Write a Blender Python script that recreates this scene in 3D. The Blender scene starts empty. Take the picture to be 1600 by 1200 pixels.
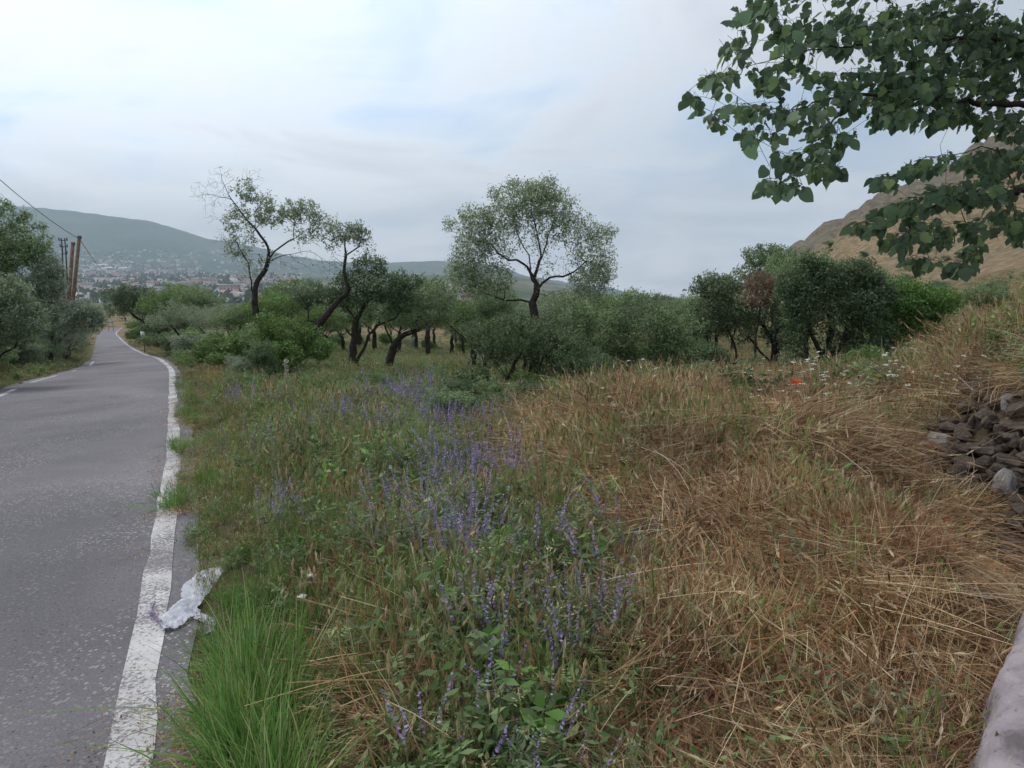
import bpy, math, random
import numpy as np
from mathutils import Vector

random.seed(7)
RNG = np.random.default_rng(11)
SC = bpy.context.scene
COL = SC.collection
rad = math.radians

# ------------------------------------------------------------------ camera
F = 1043.0                      # focal length in pixels of the 1600 px wide photograph
PITCH = math.atan(195 / F)
CAMZ = 1.6
cam = bpy.data.cameras.new('camera')
cam.lens = 36 * F / 1600
cam.clip_start = 0.05
cam.clip_end = 60000
camo = bpy.data.objects.new('camera', cam)
COL.objects.link(camo)
camo.location = (0, 0, CAMZ)
camo.rotation_euler = (math.pi / 2 - PITCH, 0, 0)
SC.camera = camo

# ------------------------------------------------------------------ world, sun, exposure
SUN_EL, SUN_AZ = rad(52), rad(-50)      # azimuth from +Y towards +X
w = bpy.data.worlds.new('World'); SC.world = w; w.use_nodes = True
nt = w.node_tree; nt.nodes.clear()
def N(t, tp, **k):
    n = t.nodes.new(tp)
    for a, b in k.items(): setattr(n, a, b)
    return n
def L(t, a, b): t.links.new(a, b)
def mth(t, op, a, b=None, clamp=False):
    n = N(t, 'ShaderNodeMath', operation=op, use_clamp=clamp)
    for i, x in enumerate((a, b)):
        if x is None: continue
        if isinstance(x, (int, float)): n.inputs[i].default_value = x
        else: L(t, x, n.inputs[i])
    return n.outputs[0]
def ramp(t, fac, stops, interp='LINEAR'):
    n = N(t, 'ShaderNodeValToRGB'); cr = n.color_ramp; cr.interpolation = interp
    while len(cr.elements) > 1: cr.elements.remove(cr.elements[-1])
    for i, (p, c) in enumerate(stops):
        e = cr.elements[0] if i == 0 else cr.elements.new(p)
        e.position = p; e.color = (c[0], c[1], c[2], 1)
    L(t, fac, n.inputs[0]); return n.outputs[0]
def mixc(t, fac, a, b, mode='MIX'):
    n = N(t, 'ShaderNodeMix', data_type='RGBA', blend_type=mode)
    if isinstance(fac, (int, float)): n.inputs[0].default_value = fac
    else: L(t, fac, n.inputs[0])
    for i, x in ((6, a), (7, b)):
        if isinstance(x, (tuple, list)): n.inputs[i].default_value = (x[0], x[1], x[2], 1)
        else: L(t, x, n.inputs[i])
    return n.outputs[2]
def noise(t, vec, scale, detail=4, rough=0.5, dist=0.0):
    n = N(t, 'ShaderNodeTexNoise')
    n.inputs['Scale'].default_value = scale; n.inputs['Detail'].default_value = detail
    n.inputs['Roughness'].default_value = rough; n.inputs['Distortion'].default_value = dist
    if vec is not None: L(t, vec, n.inputs['Vector'])
    return n.outputs[0]

tc = N(nt, 'ShaderNodeTexCoord')
sep = N(nt, 'ShaderNodeSeparateXYZ'); L(nt, tc.outputs['Generated'], sep.inputs[0])
zz = mth(nt, 'ADD', mth(nt, 'MAXIMUM', sep.outputs[2], 0.0), 0.22)
cmb = N(nt, 'ShaderNodeCombineXYZ')
L(nt, mth(nt, 'DIVIDE', sep.outputs[0], zz), cmb.inputs[0])
L(nt, mth(nt, 'DIVIDE', sep.outputs[1], zz), cmb.inputs[1])
cmb.inputs[2].default_value = 21.4
plane = cmb.outputs[0]
n1 = noise(nt, plane, 0.5, 4, 0.5, 0.8)
n2 = noise(nt, plane, 1.3, 6, 0.5, 0.9)
dens = mth(nt, 'ADD', mth(nt, 'MULTIPLY', n1, 0.6), mth(nt, 'MULTIPLY', n2, 0.4))
# thin bright cloud with grey undersides; brighter on the side where the sun stands behind it
cloud = ramp(nt, dens, [(0.38, (5.0, 6.3, 8.0)), (0.44, (6.6, 7.3, 8.2)), (0.49, (6.9, 7.2, 7.7)), (0.56, (5.6, 5.9, 6.6)), (0.64, (4.7, 5.0, 5.7))])
dotn = N(nt, 'ShaderNodeVectorMath', operation='DOT_PRODUCT')
L(nt, tc.outputs['Generated'], dotn.inputs[0])
dotn.inputs[1].default_value = (math.sin(SUN_AZ) * math.cos(SUN_EL), math.cos(SUN_AZ) * math.cos(SUN_EL), math.sin(SUN_EL))
mr = N(nt, 'ShaderNodeMapRange'); mr.inputs[1].default_value = 0.30; mr.inputs[2].default_value = 0.80
mr.inputs[3].default_value = 0.60; mr.inputs[4].default_value = 1.27
L(nt, dotn.outputs['Value'], mr.inputs[0])
vm = N(nt, 'ShaderNodeVectorMath', operation='SCALE')
L(nt, cloud, vm.inputs[0]); L(nt, mr.outputs[0], vm.inputs['Scale'])
# low bank of grey-blue cloud near the horizon
hz = N(nt, 'ShaderNodeMapRange'); hz.inputs[1].default_value = 0.0; hz.inputs[2].default_value = 0.17
hz.inputs[3].default_value = 1.0; hz.inputs[4].default_value = 0.0
L(nt, sep.outputs[2], hz.inputs[0])
cm2 = N(nt, 'ShaderNodeVectorMath', operation='MULTIPLY'); L(nt, tc.outputs['Generated'], cm2.inputs[0])
cm2.inputs[1].default_value = (3.0, 3.0, 13.0)
n3 = noise(nt, cm2.outputs[0], 1.6, 6, 0.55, 0.3)
bank = ramp(nt, n3, [(0.42, (8.6, 8.7, 9.2)), (0.58, (6.0, 6.3, 7.2))])
fb = mth(nt, 'MULTIPLY', hz.outputs[0], 0.75)
cl2 = mixc(nt, fb, vm.outputs[0], bank)
sky = N(nt, 'ShaderNodeTexSky', sky_type='NISHITA')
sky.sun_disc = False; sky.sun_elevation = SUN_EL; sky.sun_rotation = SUN_AZ
full = mixc(nt, 0.9, sky.outputs[0], cl2)
bg = N(nt, 'ShaderNodeBackground'); bg.inputs[1].default_value = 0.128
L(nt, full, bg.inputs[0])
wo = N(nt, 'ShaderNodeOutputWorld'); L(nt, bg.outputs[0], wo.inputs[0])

sun = bpy.data.lights.new('sun', 'SUN'); sun.energy = 1.5; sun.angle = rad(22); sun.color = (1, 0.96, 0.9)
suno = bpy.data.objects.new('sun', sun); COL.objects.link(suno)
sd = Vector((math.sin(SUN_AZ) * math.cos(SUN_EL), math.cos(SUN_AZ) * math.cos(SUN_EL), math.sin(SUN_EL)))
suno.rotation_euler = sd.to_track_quat('Z', 'Y').to_euler()
SC.view_settings.view_transform = 'Standard'; SC.view_settings.look = 'None'
SC.view_settings.exposure = 0.2; SC.view_settings.gamma = 1.0
SC.render.engine = 'CYCLES'
SC.cycles.max_bounces = 6; SC.cycles.diffuse_bounces = 3; SC.cycles.transmission_bounces = 3
SC.cycles.volume_bounces = 0; SC.cycles.glossy_bounces = 2
SC.cycles.use_denoising = True
try:
    SC.cycles.denoiser = 'OPENIMAGEDENOISE'; SC.cycles.denoising_prefilter = 'ACCURATE'; SC.cycles.denoising_input_passes = 'RGB_ALBEDO_NORMAL'
except Exception: pass

# ------------------------------------------------------------------ projection helpers
CP, SP = math.cos(PITCH), math.sin(PITCH)
def P(u, v, t):
    a = (u - 800) / F; b = (v - 600) / F
    return np.array((t * a, t * (CP - b * SP), CAMZ - t * (SP + b * CP)))
def proj(X, Y, Z):
    dz = Z - CAMZ
    t = Y * CP - dz * SP
    t = np.where(t < 1e-3, 1e-3, t)
    up = Y * SP + dz * CP
    return 800 + F * X / t, 600 - F * up / t, t

# ------------------------------------------------------------------ noise
def _h(ix, iy, s):
    n = (ix.astype(np.int64) * 374761393 + iy.astype(np.int64) * 668265263 + s * 974634777) & 0xffffffff
    n = ((n ^ (n >> 13)) * 1274126177) & 0xffffffff
    return ((n ^ (n >> 16)) & 0xffff) / 65535.0
def vnoise(x, y, s=0):
    x = np.asarray(x, float); y = np.asarray(y, float)
    ix = np.floor(x); iy = np.floor(y); fx = x - ix; fy = y - iy
    fx = fx * fx * (3 - 2 * fx); fy = fy * fy * (3 - 2 * fy)
    a = _h(ix, iy, s); b = _h(ix + 1, iy, s); c = _h(ix, iy + 1, s); d = _h(ix + 1, iy + 1, s)
    return (a * (1 - fx) + b * fx) * (1 - fy) + (c * (1 - fx) + d * fx) * fy - 0.5
def fbm(x, y, o=4, s=0):
    r = 0; a = 1
    for i in range(o):
        r = r + a * vnoise(x * 2 ** i + 17.3 * i, y * 2 ** i - 9.1 * i, s + i); a *= 0.5
    return r

# ------------------------------------------------------------------ terrain
SL = 0.09
def onplane(u, v, s=SL):
    a = (u - 800) / F; b = (v - 600) / F
    dn = SP + b * CP; fy = CP - b * SP
    return P(u, v, CAMZ / (dn - s * fy))
right_edge = [onplane(u, v) for u, v in ((150, 1290), (165, 1200), (205, 1000), (244, 800), (258, 720), (263, 650), (264, 600), (262, 576))]
right_edge = [np.array((-0.35, 0.2, 0.0))] + right_edge
right_edge += [P(243, 560, 30), P(222, 553, 42), P(200, 541, 62), P(186, 528, 92), P(181, 520, 120), P(190, 512, 150)]
RE = np.array(right_edge)
RE[0, 2] = -SL * RE[0, 1]
back = np.array([(2.6, -6.0, 0.35)]); back2 = np.array([(9.0, -25.0, 1.2)])
RE = np.vstack([back2, back, RE])
def resample(pts, step):
    pts = np.asarray(pts, float)
    # Catmull-Rom then uniform-ish resample
    out = []
    n = len(pts)
    for i in range(n - 1):
        p0 = pts[max(i - 1, 0)]; p1 = pts[i]; p2 = pts[i + 1]; p3 = pts[min(i + 2, n - 1)]
        d = np.linalg.norm(p2 - p1); m = max(2, int(d / step))
        m = min(m, 60)
        for k in range(m):
            t = k / m
            out.append(0.5 * ((2 * p1) + (-p0 + p2) * t + (2 * p0 - 5 * p1 + 4 * p2 - p3) * t * t + (-p0 + 3 * p1 - 3 * p2 + p3) * t ** 3))
    out.append(pts[-1])
    return np.array(out)
REs = resample(RE, 0.35)
tan = np.gradient(REs, axis=0); tan[:, 2] = 0
for _ in range(6):
    tan[1:-1] = (tan[:-2] + tan[1:-1] + tan[2:]) / 3
tan /= np.linalg.norm(tan, axis=1)[:, None]
LEFTN = np.stack([-tan[:, 1], tan[:, 0], np.zeros(len(tan))], 1)
ROADW = 3.75
def road_taper(r): 
    q = ((r - 21.0) / 10.0).clip(0, 1); return 1.15 * q * q * (3 - 2 * q)
cline = REs + LEFTN * (ROADW / 2 - 0.15)

ctrl = []
def cz(p, z=None): ctrl.append((p[0], p[1], p[2] if z is None else z))
for i in range(0, len(REs), 1):
    pass
acc = 0
sel = [0]
for i in range(1, len(REs)):
    d = np.linalg.norm(REs[i] - REs[sel[-1]])
    if d > 0.25 * max(2.0, np.hypot(REs[i, 0], REs[i, 1])): sel.append(i)
for i in sel:
    cz(REs[i]); q = REs[i] + LEFTN[i] * ROADW; cz(q, REs[i][2])
# left verge and beyond
for u, v, t in ((-120, 600, 17), (40, 560, 26), (-200, 560, 24), (100, 540, 40), (0, 520, 40), (-300, 520, 40), (60, 505, 90), (-200, 480, 90), (-700, 560, 25)):
    cz(P(u, v, t))
# meadow between the road and the bank
for u, v, t in ((553, 586, 19), (430, 584, 18), (330, 590, 17), (700, 566, 33), (620, 575, 24), (640, 552, 50), (450, 560, 27), (350, 553, 34), (800, 560, 40),
                (450, 650, 10.3), (600, 640, 10.6), (500, 770, 6.2), (700, 740, 6.6), (800, 660, 9.5), (900, 625, 12.2), (800, 625, 12.4), (400, 900, 4.2),
                (600, 1000, 3.15), (800, 900, 3.9), (900, 1200, 2.35), (600, 1280, 2.15), (1000, 760, 5.5), (330, 560, 30), (300, 545, 42), (700, 545, 62)):
    cz(P(u, v, t))
# dry bank on the right
for u, v, t in ((1100, 1000, 2.95), (1300, 1200, 2.15), (1300, 930, 3.2), (1250, 800, 4.4), (1400, 800, 4.2), (1150, 700, 6.2), (1000, 690, 7.0), (1300, 680, 6.6),
                (1100, 640, 9.0), (1300, 640, 8.6), (1450, 640, 7.4), (1420, 700, 5.9), (1520, 590, 7.6), (1600, 545, 7.2), (1750, 500, 7.0), (1500, 610, 7.0),
                (1290, 604, 14), (1140, 592, 15), (1000, 595, 16), (1400, 560, 15), (1500, 520, 17), (1620, 480, 17), (1450, 500, 30), (1600, 455, 30), (1200, 560, 28),
                (1650, 1250, 2.0), (1560, 900, 3.3), (1600, 612, 5.5), (1540, 622, 6.1), (1470, 640, 6.7), (1720, 620, 4.9), (1600, 880, 4.0), (1525, 810, 4.6), (1450, 725, 5.4), (1720, 960, 3.4)):
    cz(P(u, v, t))
# hill on the right: foot, face, ridge, and the far side falling away
for u, v, t in ((1300, 490, 60), (1450, 472, 60), (1600, 448, 55), (1180, 500, 70), (1850, 380, 55)): cz(P(u, v, t))
for u, v, t in ((1400, 400, 120), (1500, 380, 115), (1600, 340, 110), (1300, 430, 125), (1900, 210, 110)): cz(P(u, v, t))
RIDGE = ((1235, 402, 190), (1262, 385, 195), (1300, 362, 200), (1340, 336, 200), (1400, 305, 200), (1470, 268, 200), (1540, 235, 200), (1600, 208, 200), (1750, 140, 200), (2100, 0, 190))
for r_ in RIDGE: cz(P(*r_))
for u, v, t in ((1235, 425, 300), (1400, 390, 320), (1600, 330, 320), (1900, 230, 320)): cz(P(u, v, t))
for u, v, t in ((1180, 440, 190), (1120, 470, 190), (1000, 500, 200), (850, 505, 250), (1150, 460, 330)): cz(P(u, v, t))
# valley falling away, its floor, and the mountains
for u in (-300, 0, 200, 400, 600, 800):
    cz(P(u, 497, 180)); cz(P(u, 485, 350))
    p = P(u, 470, 900); cz(p, -58)
    p = P(u, 445, 1800); cz(p, -74)
    p = P(u, 430, 3000); cz(p, -74)
for u, v in ((-500, 350), (-200, 335), (0, 335), (60, 340), (110, 346), (180, 351), (230, 356), (280, 367), (330, 382), (400, 399), (470, 409), (560, 417), (640, 421), (700, 417), (760, 421), (850, 440), (950, 452), (1030, 470), (1060, 468), (1150, 470), (1400, 460), (1900, 450)):
    cz(P(u, v, 5600)); cz(P(u, v + 18, 9000))
for u, v in ((-400, 400), (0, 402), (150, 398), (250, 408), (350, 424), (480, 440), (640, 450), (760, 455)):
    cz(P(u, v, 4600))
for u in (1000, 1200, 1500): cz(P(u, 478, 1500)); cz(P(u, 474, 3500))
# behind the camera
for a in (100, 140, 180, 220, 260):
    for r, z in ((3, 0.1), (15, 0.6), (60, 2), (300, 4), (2000, 10), (9000, 40)):
        cz((r * math.sin(rad(a)), r * math.cos(rad(a)), 0), z)
ctrl = np.array(ctrl)
def feat(x, y):
    r = np.hypot(x, y); az = np.arctan2(x, y)
    lr = np.log(r + 2.0)
    return np.stack([np.sin(az) * (1.2 + 0.9 * lr), np.cos(az) * (1.2 + .9 * lr)], -1) if False else np.stack([az * 2.6, lr * 1.0], -1)
def tps(d2): return np.where(d2 > 1e-12, 0.5 * d2 * np.log(d2 + 1e-12), 0.0)
_c = feat(ctrl[:, 0], ctrl[:, 1]); _f = ctrl[:, 2] / (np.hypot(ctrl[:, 0], ctrl[:, 1]) + 4)
_n = len(ctrl)
_K = tps(((_c[:, None] - _c[None]) ** 2).sum(-1)) + np.eye(_n) * 2e-3
_Pm = np.hstack([np.ones((_n, 1)), _c])
_A = np.zeros((_n + 3, _n + 3)); _A[:_n, :_n] = _K; _A[:_n, _n:] = _Pm; _A[_n:, :_n] = _Pm.T
_w = np.linalg.solve(_A, np.concatenate([_f, np.zeros(3)]))
def base_h(x, y):
    x = np.atleast_1d(np.asarray(x, float)); y = np.atleast_1d(np.asarray(y, float))
    sh = x.shape; x = x.ravel(); y = y.ravel()
    out = np.empty(len(x))
    for s in range(0, len(x), 40000):
        f = feat(x[s:s + 40000], y[s:s + 40000])
        d2 = ((f ** 2).sum(1)[:, None] + (_c ** 2).sum(1)[None] - 2 * f @ _c.T).clip(0)
        out[s:s + 40000] = tps(d2) @ _w[:_n] + _w[_n] + f @ _w[_n + 1:]
    return (out * (np.hypot(x, y) + 4)).reshape(sh)
# road surface profile
cz_road = REs[:, 2]
_cl2 = cline[:, :2]; _seg = _cl2[1:] - _cl2[:-1]; _sl2 = (_seg ** 2).sum(1)
def road_d(x, y):
    """signed side distance to the centre line (right positive) and road height there"""
    x = np.atleast_1d(x).ravel(); y = np.atleast_1d(y).ravel()
    D = np.empty(len(x)); Z = np.empty(len(x))
    for s in range(0, len(x), 30000):
        p = np.stack([x[s:s + 30000], y[s:s + 30000]], 1)
        t = (((p[:, None] - _cl2[None, :-1]) * _seg[None]).sum(-1) / _sl2[None]).clip(0, 1)
        q = _cl2[None, :-1] + t[..., None] * _seg[None]
        d = np.linalg.norm(p[:, None] - q, axis=-1); j = d.argmin(1); i = np.arange(len(p))
        cr = _seg[j, 0] * (p[:, 1] - q[i, j, 1]) - _seg[j, 1] * (p[:, 0] - q[i, j, 0])
        D[s:s + 30000] = d[i, j] * -np.sign(cr)
        Z[s:s + 30000] = cz_road[j] * (1 - t[i, j]) + cz_road[j + 1] * t[i, j]
    return D, Z
# heaps and hollows of the dry bank (x, y, height, radius)
MOUNDS = [(P(u, v, t_)[0], P(u, v, t_)[1], h_, r_) for u, v, t_, h_, r_ in ((1180, 760, 4.9, .26, .65), (1060, 660, 7.4, .28, .9), (1400, 960, 3.0, .16, .45), (1300, 690, 6.2, .24, .8), (1120, 900, 3.7, .18, .45), (1250, 980, 3.0, -.14, .35),
          (1130, 710, 6.0, -.16, .45), (1330, 800, 4.3, -.14, .45), (980, 760, 5.3, .16, .5), (1190, 640, 8.2, .26, .8), (1390, 640, 7.6, .22, .8), (900, 670, 8.2, .2, .7), (1230, 840, 3.9, .14, .35), (1100, 1060, 2.7, .10, .35))]
def sst(a, b, x):
    t = ((x - a) / (b - a)).clip(0, 1); return t * t * (3 - 2 * t)
def ground_h(x, y, detail=True):
    x = np.atleast_1d(np.asarray(x, float)); y = np.atleast_1d(np.asarray(y, float))
    sh = x.shape; x = x.ravel(); y = y.ravel()
    z = base_h(x, y); r = np.hypot(x, y); az = np.degrees(np.arctan2(x, y))
    amp = 0.05 * sst(1.5, 6, r) + 0.25 * sst(25, 80, r) + 3 * sst(300, 900, r) * (1 - sst(1200, 1800, r) * (1 - sst(3300, 4200, r)))
    z = z + amp * fbm(x / 2.5, y / 2.5, 3, 3) * (r < 120)
    z = z + sst(-0.6, 1.2, x - 0.05 * y) * sst(1.8, 3.2, r) * (1 - sst(12, 18, r)) * ((0.34 * sst(-.3, 1.0, x - .12 * y)) * fbm(x / 1.3, y / 1.3, 2, 9) + .08 * fbm(x / .4, y / .4, 2, 10))
    for mx, my, mh, mr_ in MOUNDS:
        z = z + mh * np.exp(-((x - mx) ** 2 + (y - my) ** 2) / mr_ ** 2)
    z = z + sst(60, 150, r) * (1 - sst(400, 600, r)) * sst(18, 26, az) * (2.2 * fbm(x / 22, y / 22, 4, 5))
    up = sst(135, 185, r) * (1 - sst(230, 300, r)) * sst(18, 24, az)
    z = z + up * (6.5 * np.abs(fbm(x / 8, y / 8, 4, 8)))
    mt = sst(3600, 6000, r)
    z = z + mt * (70 * fbm(x / 1100, y / 1100, 5, 21)) + sst(3000, 4500, r) * (45 * fbm(x / 420, y / 420, 5, 31))
    near = r < 260
    if near.any():
        D, Z = road_d(x[near], y[near]); a = np.abs(D)
        k = 1 - sst(ROADW / 2 + 0.2, ROADW / 2 + 1.6, a)
        zz = z[near] * (1 - k) + (Z - 0.012) * k
        zz = zz - 0.04 * (1 - sst(ROADW / 2 - 0.35, ROADW / 2 + 0.02, a))
        z[near] = zz
    return z.reshape(sh)

# ------------------------------------------------------------------ mesh helpers
def mesh_np(name, V, quads=None, tris=None, mat=None, colors=None, smooth=False, mats=None):
    """colors: per-face RGB, quads first then tris"""
    me = bpy.data.meshes.new(name)
    V = np.asarray(V, np.float32)
    q = np.zeros((0, 4), np.int32) if quads is None else np.asarray(quads, np.int32)
    t = np.zeros((0, 3), np.int32) if tris is None else np.asarray(tris, np.int32)
    me.vertices.add(len(V)); me.vertices.foreach_set('co', V.ravel())
    me.loops.add(q.size + t.size)
    me.loops.foreach_set('vertex_index', np.concatenate([q.ravel(), t.ravel()]))
    me.polygons.add(len(q) + len(t))
    tot = np.concatenate([np.full(len(q), 4), np.full(len(t), 3)]).astype(np.int32)
    st = np.concatenate([[0], np.cumsum(tot)[:-1]]).astype(np.int32) if len(tot) else tot
    me.polygons.foreach_set('loop_start', st)
    if smooth: me.polygons.foreach_set('use_smooth', np.ones(len(tot), bool))
    if colors is not None:
        ca = me.color_attributes.new('Col', 'FLOAT_COLOR', 'CORNER')
        c = np.repeat(np.asarray(colors, np.float32), tot, axis=0)
        c = np.hstack([c, np.ones((len(c), 1), np.float32)])
        ca.data.foreach_set('color', c.ravel())
    me.update(calc_edges=True)
    me.validate()
    if mat: me.materials.append(mat)
    return me
class Acc:
    def __init__(s): s.V = []; s.Q = []; s.T = []; s.CQ = []; s.CT = []; s.n = 0
    def add(s, V, Fc, C):
        V = np.asarray(V, float).reshape(-1, 3); Fc = np.asarray(Fc)
        if not len(Fc): return
        C = np.asarray(C, float)
        if C.ndim == 1: C = np.tile(C, (len(Fc), 1))
        s.V.append(V)
        if Fc.shape[1] == 4: s.Q.append(Fc + s.n); s.CQ.append(C)
        else: s.T.append(Fc + s.n); s.CT.append(C)
        s.n += len(V)
    def mesh(s, name, mat, smooth=False):
        V = np.vstack(s.V)
        q = np.vstack(s.Q) if s.Q else None; t = np.vstack(s.T) if s.T else None
        C = np.vstack(s.CQ + s.CT)
        return mesh_np(name, V, q, t, mat, C, smooth)
def obj(name, me, parent=None, loc=None, **props):
    o = bpy.data.objects.new(name, me); COL.objects.link(o)
    if parent is not None: o.parent = parent
    if loc is not None: o.location = loc
    for k, v in props.items(): o[k] = v
    return o
def thing(name, label, cat, loc, group=None, rz=0):
    o = bpy.data.objects.new(name, None); COL.objects.link(o); o.location = loc
    o.rotation_euler = (0, 0, rz); o.empty_display_size = 0.3
    o['label'] = label; o['category'] = cat
    if group: o['group'] = group
    return o

# ------------------------------------------------------------------ materials
def mat_new(name):
    m = bpy.data.materials.new(name); m.use_nodes = True
    t = m.node_tree; t.nodes.clear()
    out = N(t, 'ShaderNodeOutputMaterial')
    return m, t, out
def leaf_mat(name, transl=0.35, rough=0.6, patch=0.25, spec=0.25, rnd=0.25, pscale=0.8):
    m, t, out = mat_new(name)
    a = N(t, 'ShaderNodeAttribute', attribute_name='Col')
    g = N(t, 'ShaderNodeNewGeometry'); oi = N(t, 'ShaderNodeObjectInfo')
    hsv = N(t, 'ShaderNodeHueSaturation')
    L(t, a.outputs['Color'], hsv.inputs['Color'])
    nz = noise(t, g.outputs['Position'], pscale, 3)
    v = mth(t, 'ADD', mth(t, 'MULTIPLY', mth(t, 'SUBTRACT', nz, 0.5), patch * 2), 1.0)
    v = mth(t, 'MULTIPLY', v, mth(t, 'ADD', mth(t, 'MULTIPLY', oi.outputs['Random'], rnd), 1 - rnd / 2))
    L(t, v, hsv.inputs['Value'])
    hue = mth(t, 'ADD', mth(t, 'MULTIPLY', mth(t, 'SUBTRACT', nz, 0.5), 0.05), 0.5)
    L(t, hue, hsv.inputs['Hue'])
    d = N(t, 'ShaderNodeBsdfPrincipled'); d.inputs['Roughness'].default_value = rough
    d.inputs['Specular IOR Level'].default_value = spec
    L(t, hsv.outputs[0], d.inputs['Base Color'])
    tr = N(t, 'ShaderNodeBsdfTranslucent'); L(t, hsv.outputs[0], tr.inputs[0])
    mx = N(t, 'ShaderNodeMixShader'); mx.inputs[0].default_value = transl
    L(t, d.outputs[0], mx.inputs[1]); L(t, tr.outputs[0], mx.inputs[2]); L(t, mx.outputs[0], out.inputs[0])
    return m
def plain_mat(name, c1, c2, scale=4, rough=0.8, bump=0.3, detail=6, stops=(0.35, 0.65), spec=0.3, bscale=None, dist=0.02):
    m, t, out = mat_new(name)
    co = N(t, 'ShaderNodeTexCoord'); vec = co.outputs['Object']
    nz = noise(t, vec, scale, detail, 0.6)
    c = ramp(t, nz, [(stops[0], c1), (stops[1], c2)])
    b = N(t, 'ShaderNodeBsdfPrincipled'); b.inputs['Roughness'].default_value = rough
    b.inputs['Specular IOR Level'].default_value = spec
    L(t, c, b.inputs['Base Color'])
    if bump:
        bp = N(t, 'ShaderNodeBump'); bp.inputs['Strength'].default_value = bump; bp.inputs['Distance'].default_value = dist
        L(t, noise(t, vec, bscale or scale * 5, 5, 0.6), bp.inputs['Height']); L(t, bp.outputs[0], b.inputs['Normal'])
    L(t, b.outputs[0], out.inputs[0])
    return m
M_LEAF = leaf_mat('leaf_green', transl=0.42)
M_GRASS = leaf_mat('grass_blade', transl=0.3, rough=0.7, patch=0.55, spec=0.15, rnd=0.45, pscale=1.3)
M_PETAL = leaf_mat('petal', transl=0.4, rough=0.6, patch=0.1, spec=0.2, rnd=0.2)
M_OVER = leaf_mat('broad_leaf', transl=0.5, rough=0.5, patch=0.3, spec=0.3, rnd=0.5)
M_BARK = plain_mat('bark', (0.022, 0.018, 0.016), (0.075, 0.062, 0.053), 12, 0.95, 0.7, stops=(0.3, 0.7), spec=0.1, dist=0.03)
M_TWIG = plain_mat('pale_bark', (0.10, 0.085, 0.07), (0.20, 0.17, 0.145), 10, 0.95, 0.3, spec=0.1)
M_STONE = plain_mat('field_stone', (0.06, 0.046, 0.038), (0.20, 0.155, 0.125), 7, 0.9, 0.9, stops=(0.3, 0.72), spec=0.15, dist=0.02)
M_STONEB = plain_mat('grey_stone', (0.20, 0.19, 0.185), (0.36, 0.34, 0.32), 6, 0.9, 0.8, spec=0.15)
M_POLE = plain_mat('weathered_wood', (0.13, 0.085, 0.055), (0.25, 0.17, 0.115), 9, 0.85, 0.4, spec=0.15)
M_METAL = plain_mat('dark_metal', (0.05, 0.05, 0.055), (0.09, 0.09, 0.1), 3, 0.5, 0)
M_WIRE = plain_mat('cable', (0.06, 0.06, 0.07), (0.09, 0.09, 0.1), 3, 0.6, 0)

# ground
m, t, out = mat_new('soil'); M_SOIL = m
g = N(t, 'ShaderNodeNewGeometry'); pos = g.outputs['Position']
c = ramp(t, noise(t, pos, 0.35, 6, 0.6), [(0.35, (0.05, 0.045, 0.025)), (0.5, (0.07, 0.055, 0.033)), (0.68, (0.11, 0.08, 0.055))])
c = mixc(t, 0.6, c, ramp(t, noise(t, pos, 9, 6, 0.7), [(0.3, (0.035, 0.03, 0.02)), (0.7, (0.15, 0.12, 0.07))]))
b = N(t, 'ShaderNodeBsdfPrincipled'); b.inputs['Roughness'].default_value = 1; b.inputs['Specular IOR Level'].default_value = 0.05
L(t, c, b.inputs['Base Color'])
bp = N(t, 'ShaderNodeBump'); bp.inputs['Strength'].default_value = 0.8; bp.inputs['Distance'].default_value = 0.05
L(t, noise(t, pos, 14, 6, 0.7), bp.inputs['Height']); L(t, bp.outputs[0], b.inputs['Normal']); L(t, b.outputs[0], out.inputs[0])
# hillside: dry grass, terracettes, rock towards the crest
m, t, out = mat_new('dry_hillside'); M_HILL = m
g = N(t, 'ShaderNodeNewGeometry'); pos = g.outputs['Position']
st = N(t, 'ShaderNodeMapping'); st.inputs['Scale'].default_value = (0.10, 0.05, 1.1); L(t, pos, st.inputs[0])
c = ramp(t, noise(t, pos, 0.05, 8, 0.65), [(0.32, (0.13, 0.12, 0.065)), (0.46, (0.21, 0.165, 0.095)), (0.6, (0.27, 0.195, 0.12)), (0.75, (0.15, 0.14, 0.075))])
c = mixc(t, 0.45, c, ramp(t, noise(t, st.outputs[0], 1.0, 6, 0.65), [(0.38, (0.10, 0.09, 0.05)), (0.6, (0.30, 0.22, 0.14))]))
c = mixc(t, 0.5, c, ramp(t, noise(t, pos, 0.7, 7, 0.8), [(0.38, (0.05, 0.055, 0.03)), (0.5, (0.22, 0.17, 0.10)), (0.62, (0.40, 0.30, 0.19))]))
sp = N(t, 'ShaderNodeSeparateXYZ'); L(t, pos, sp.inputs[0])
hh = mth(t, 'ADD', mth(t, 'MULTIPLY', sp.outputs[2], 1.0), mth(t, 'MULTIPLY', noise(t, pos, 0.06, 5, 0.6), 46))
att = N(t, 'ShaderNodeAttribute', attribute_name='crest')
rk = mth(t, 'ADD', att.outputs['Fac'], mth(t, 'MULTIPLY', mth(t, 'SUBTRACT', noise(t, pos, 0.09, 6, 0.65), 0.5), 1.3))
rkm = ramp(t, rk, [(0.62, (0, 0, 0)), (0.80, (.85, .85, .85))])
rock = ramp(t, noise(t, pos, 0.45, 7, 0.75), [(0.3, (0.06, 0.055, 0.05)), (0.55, (0.16, 0.145, 0.115)), (0.72, (0.27, 0.24, 0.20))])
c = mixc(t, rkm, c, rock)
b = N(t, 'ShaderNodeBsdfPrincipled'); b.inputs['Roughness'].default_value = 1; b.inputs['Specular IOR Level'].default_value = 0.05
L(t, c, b.inputs['Base Color'])
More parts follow.
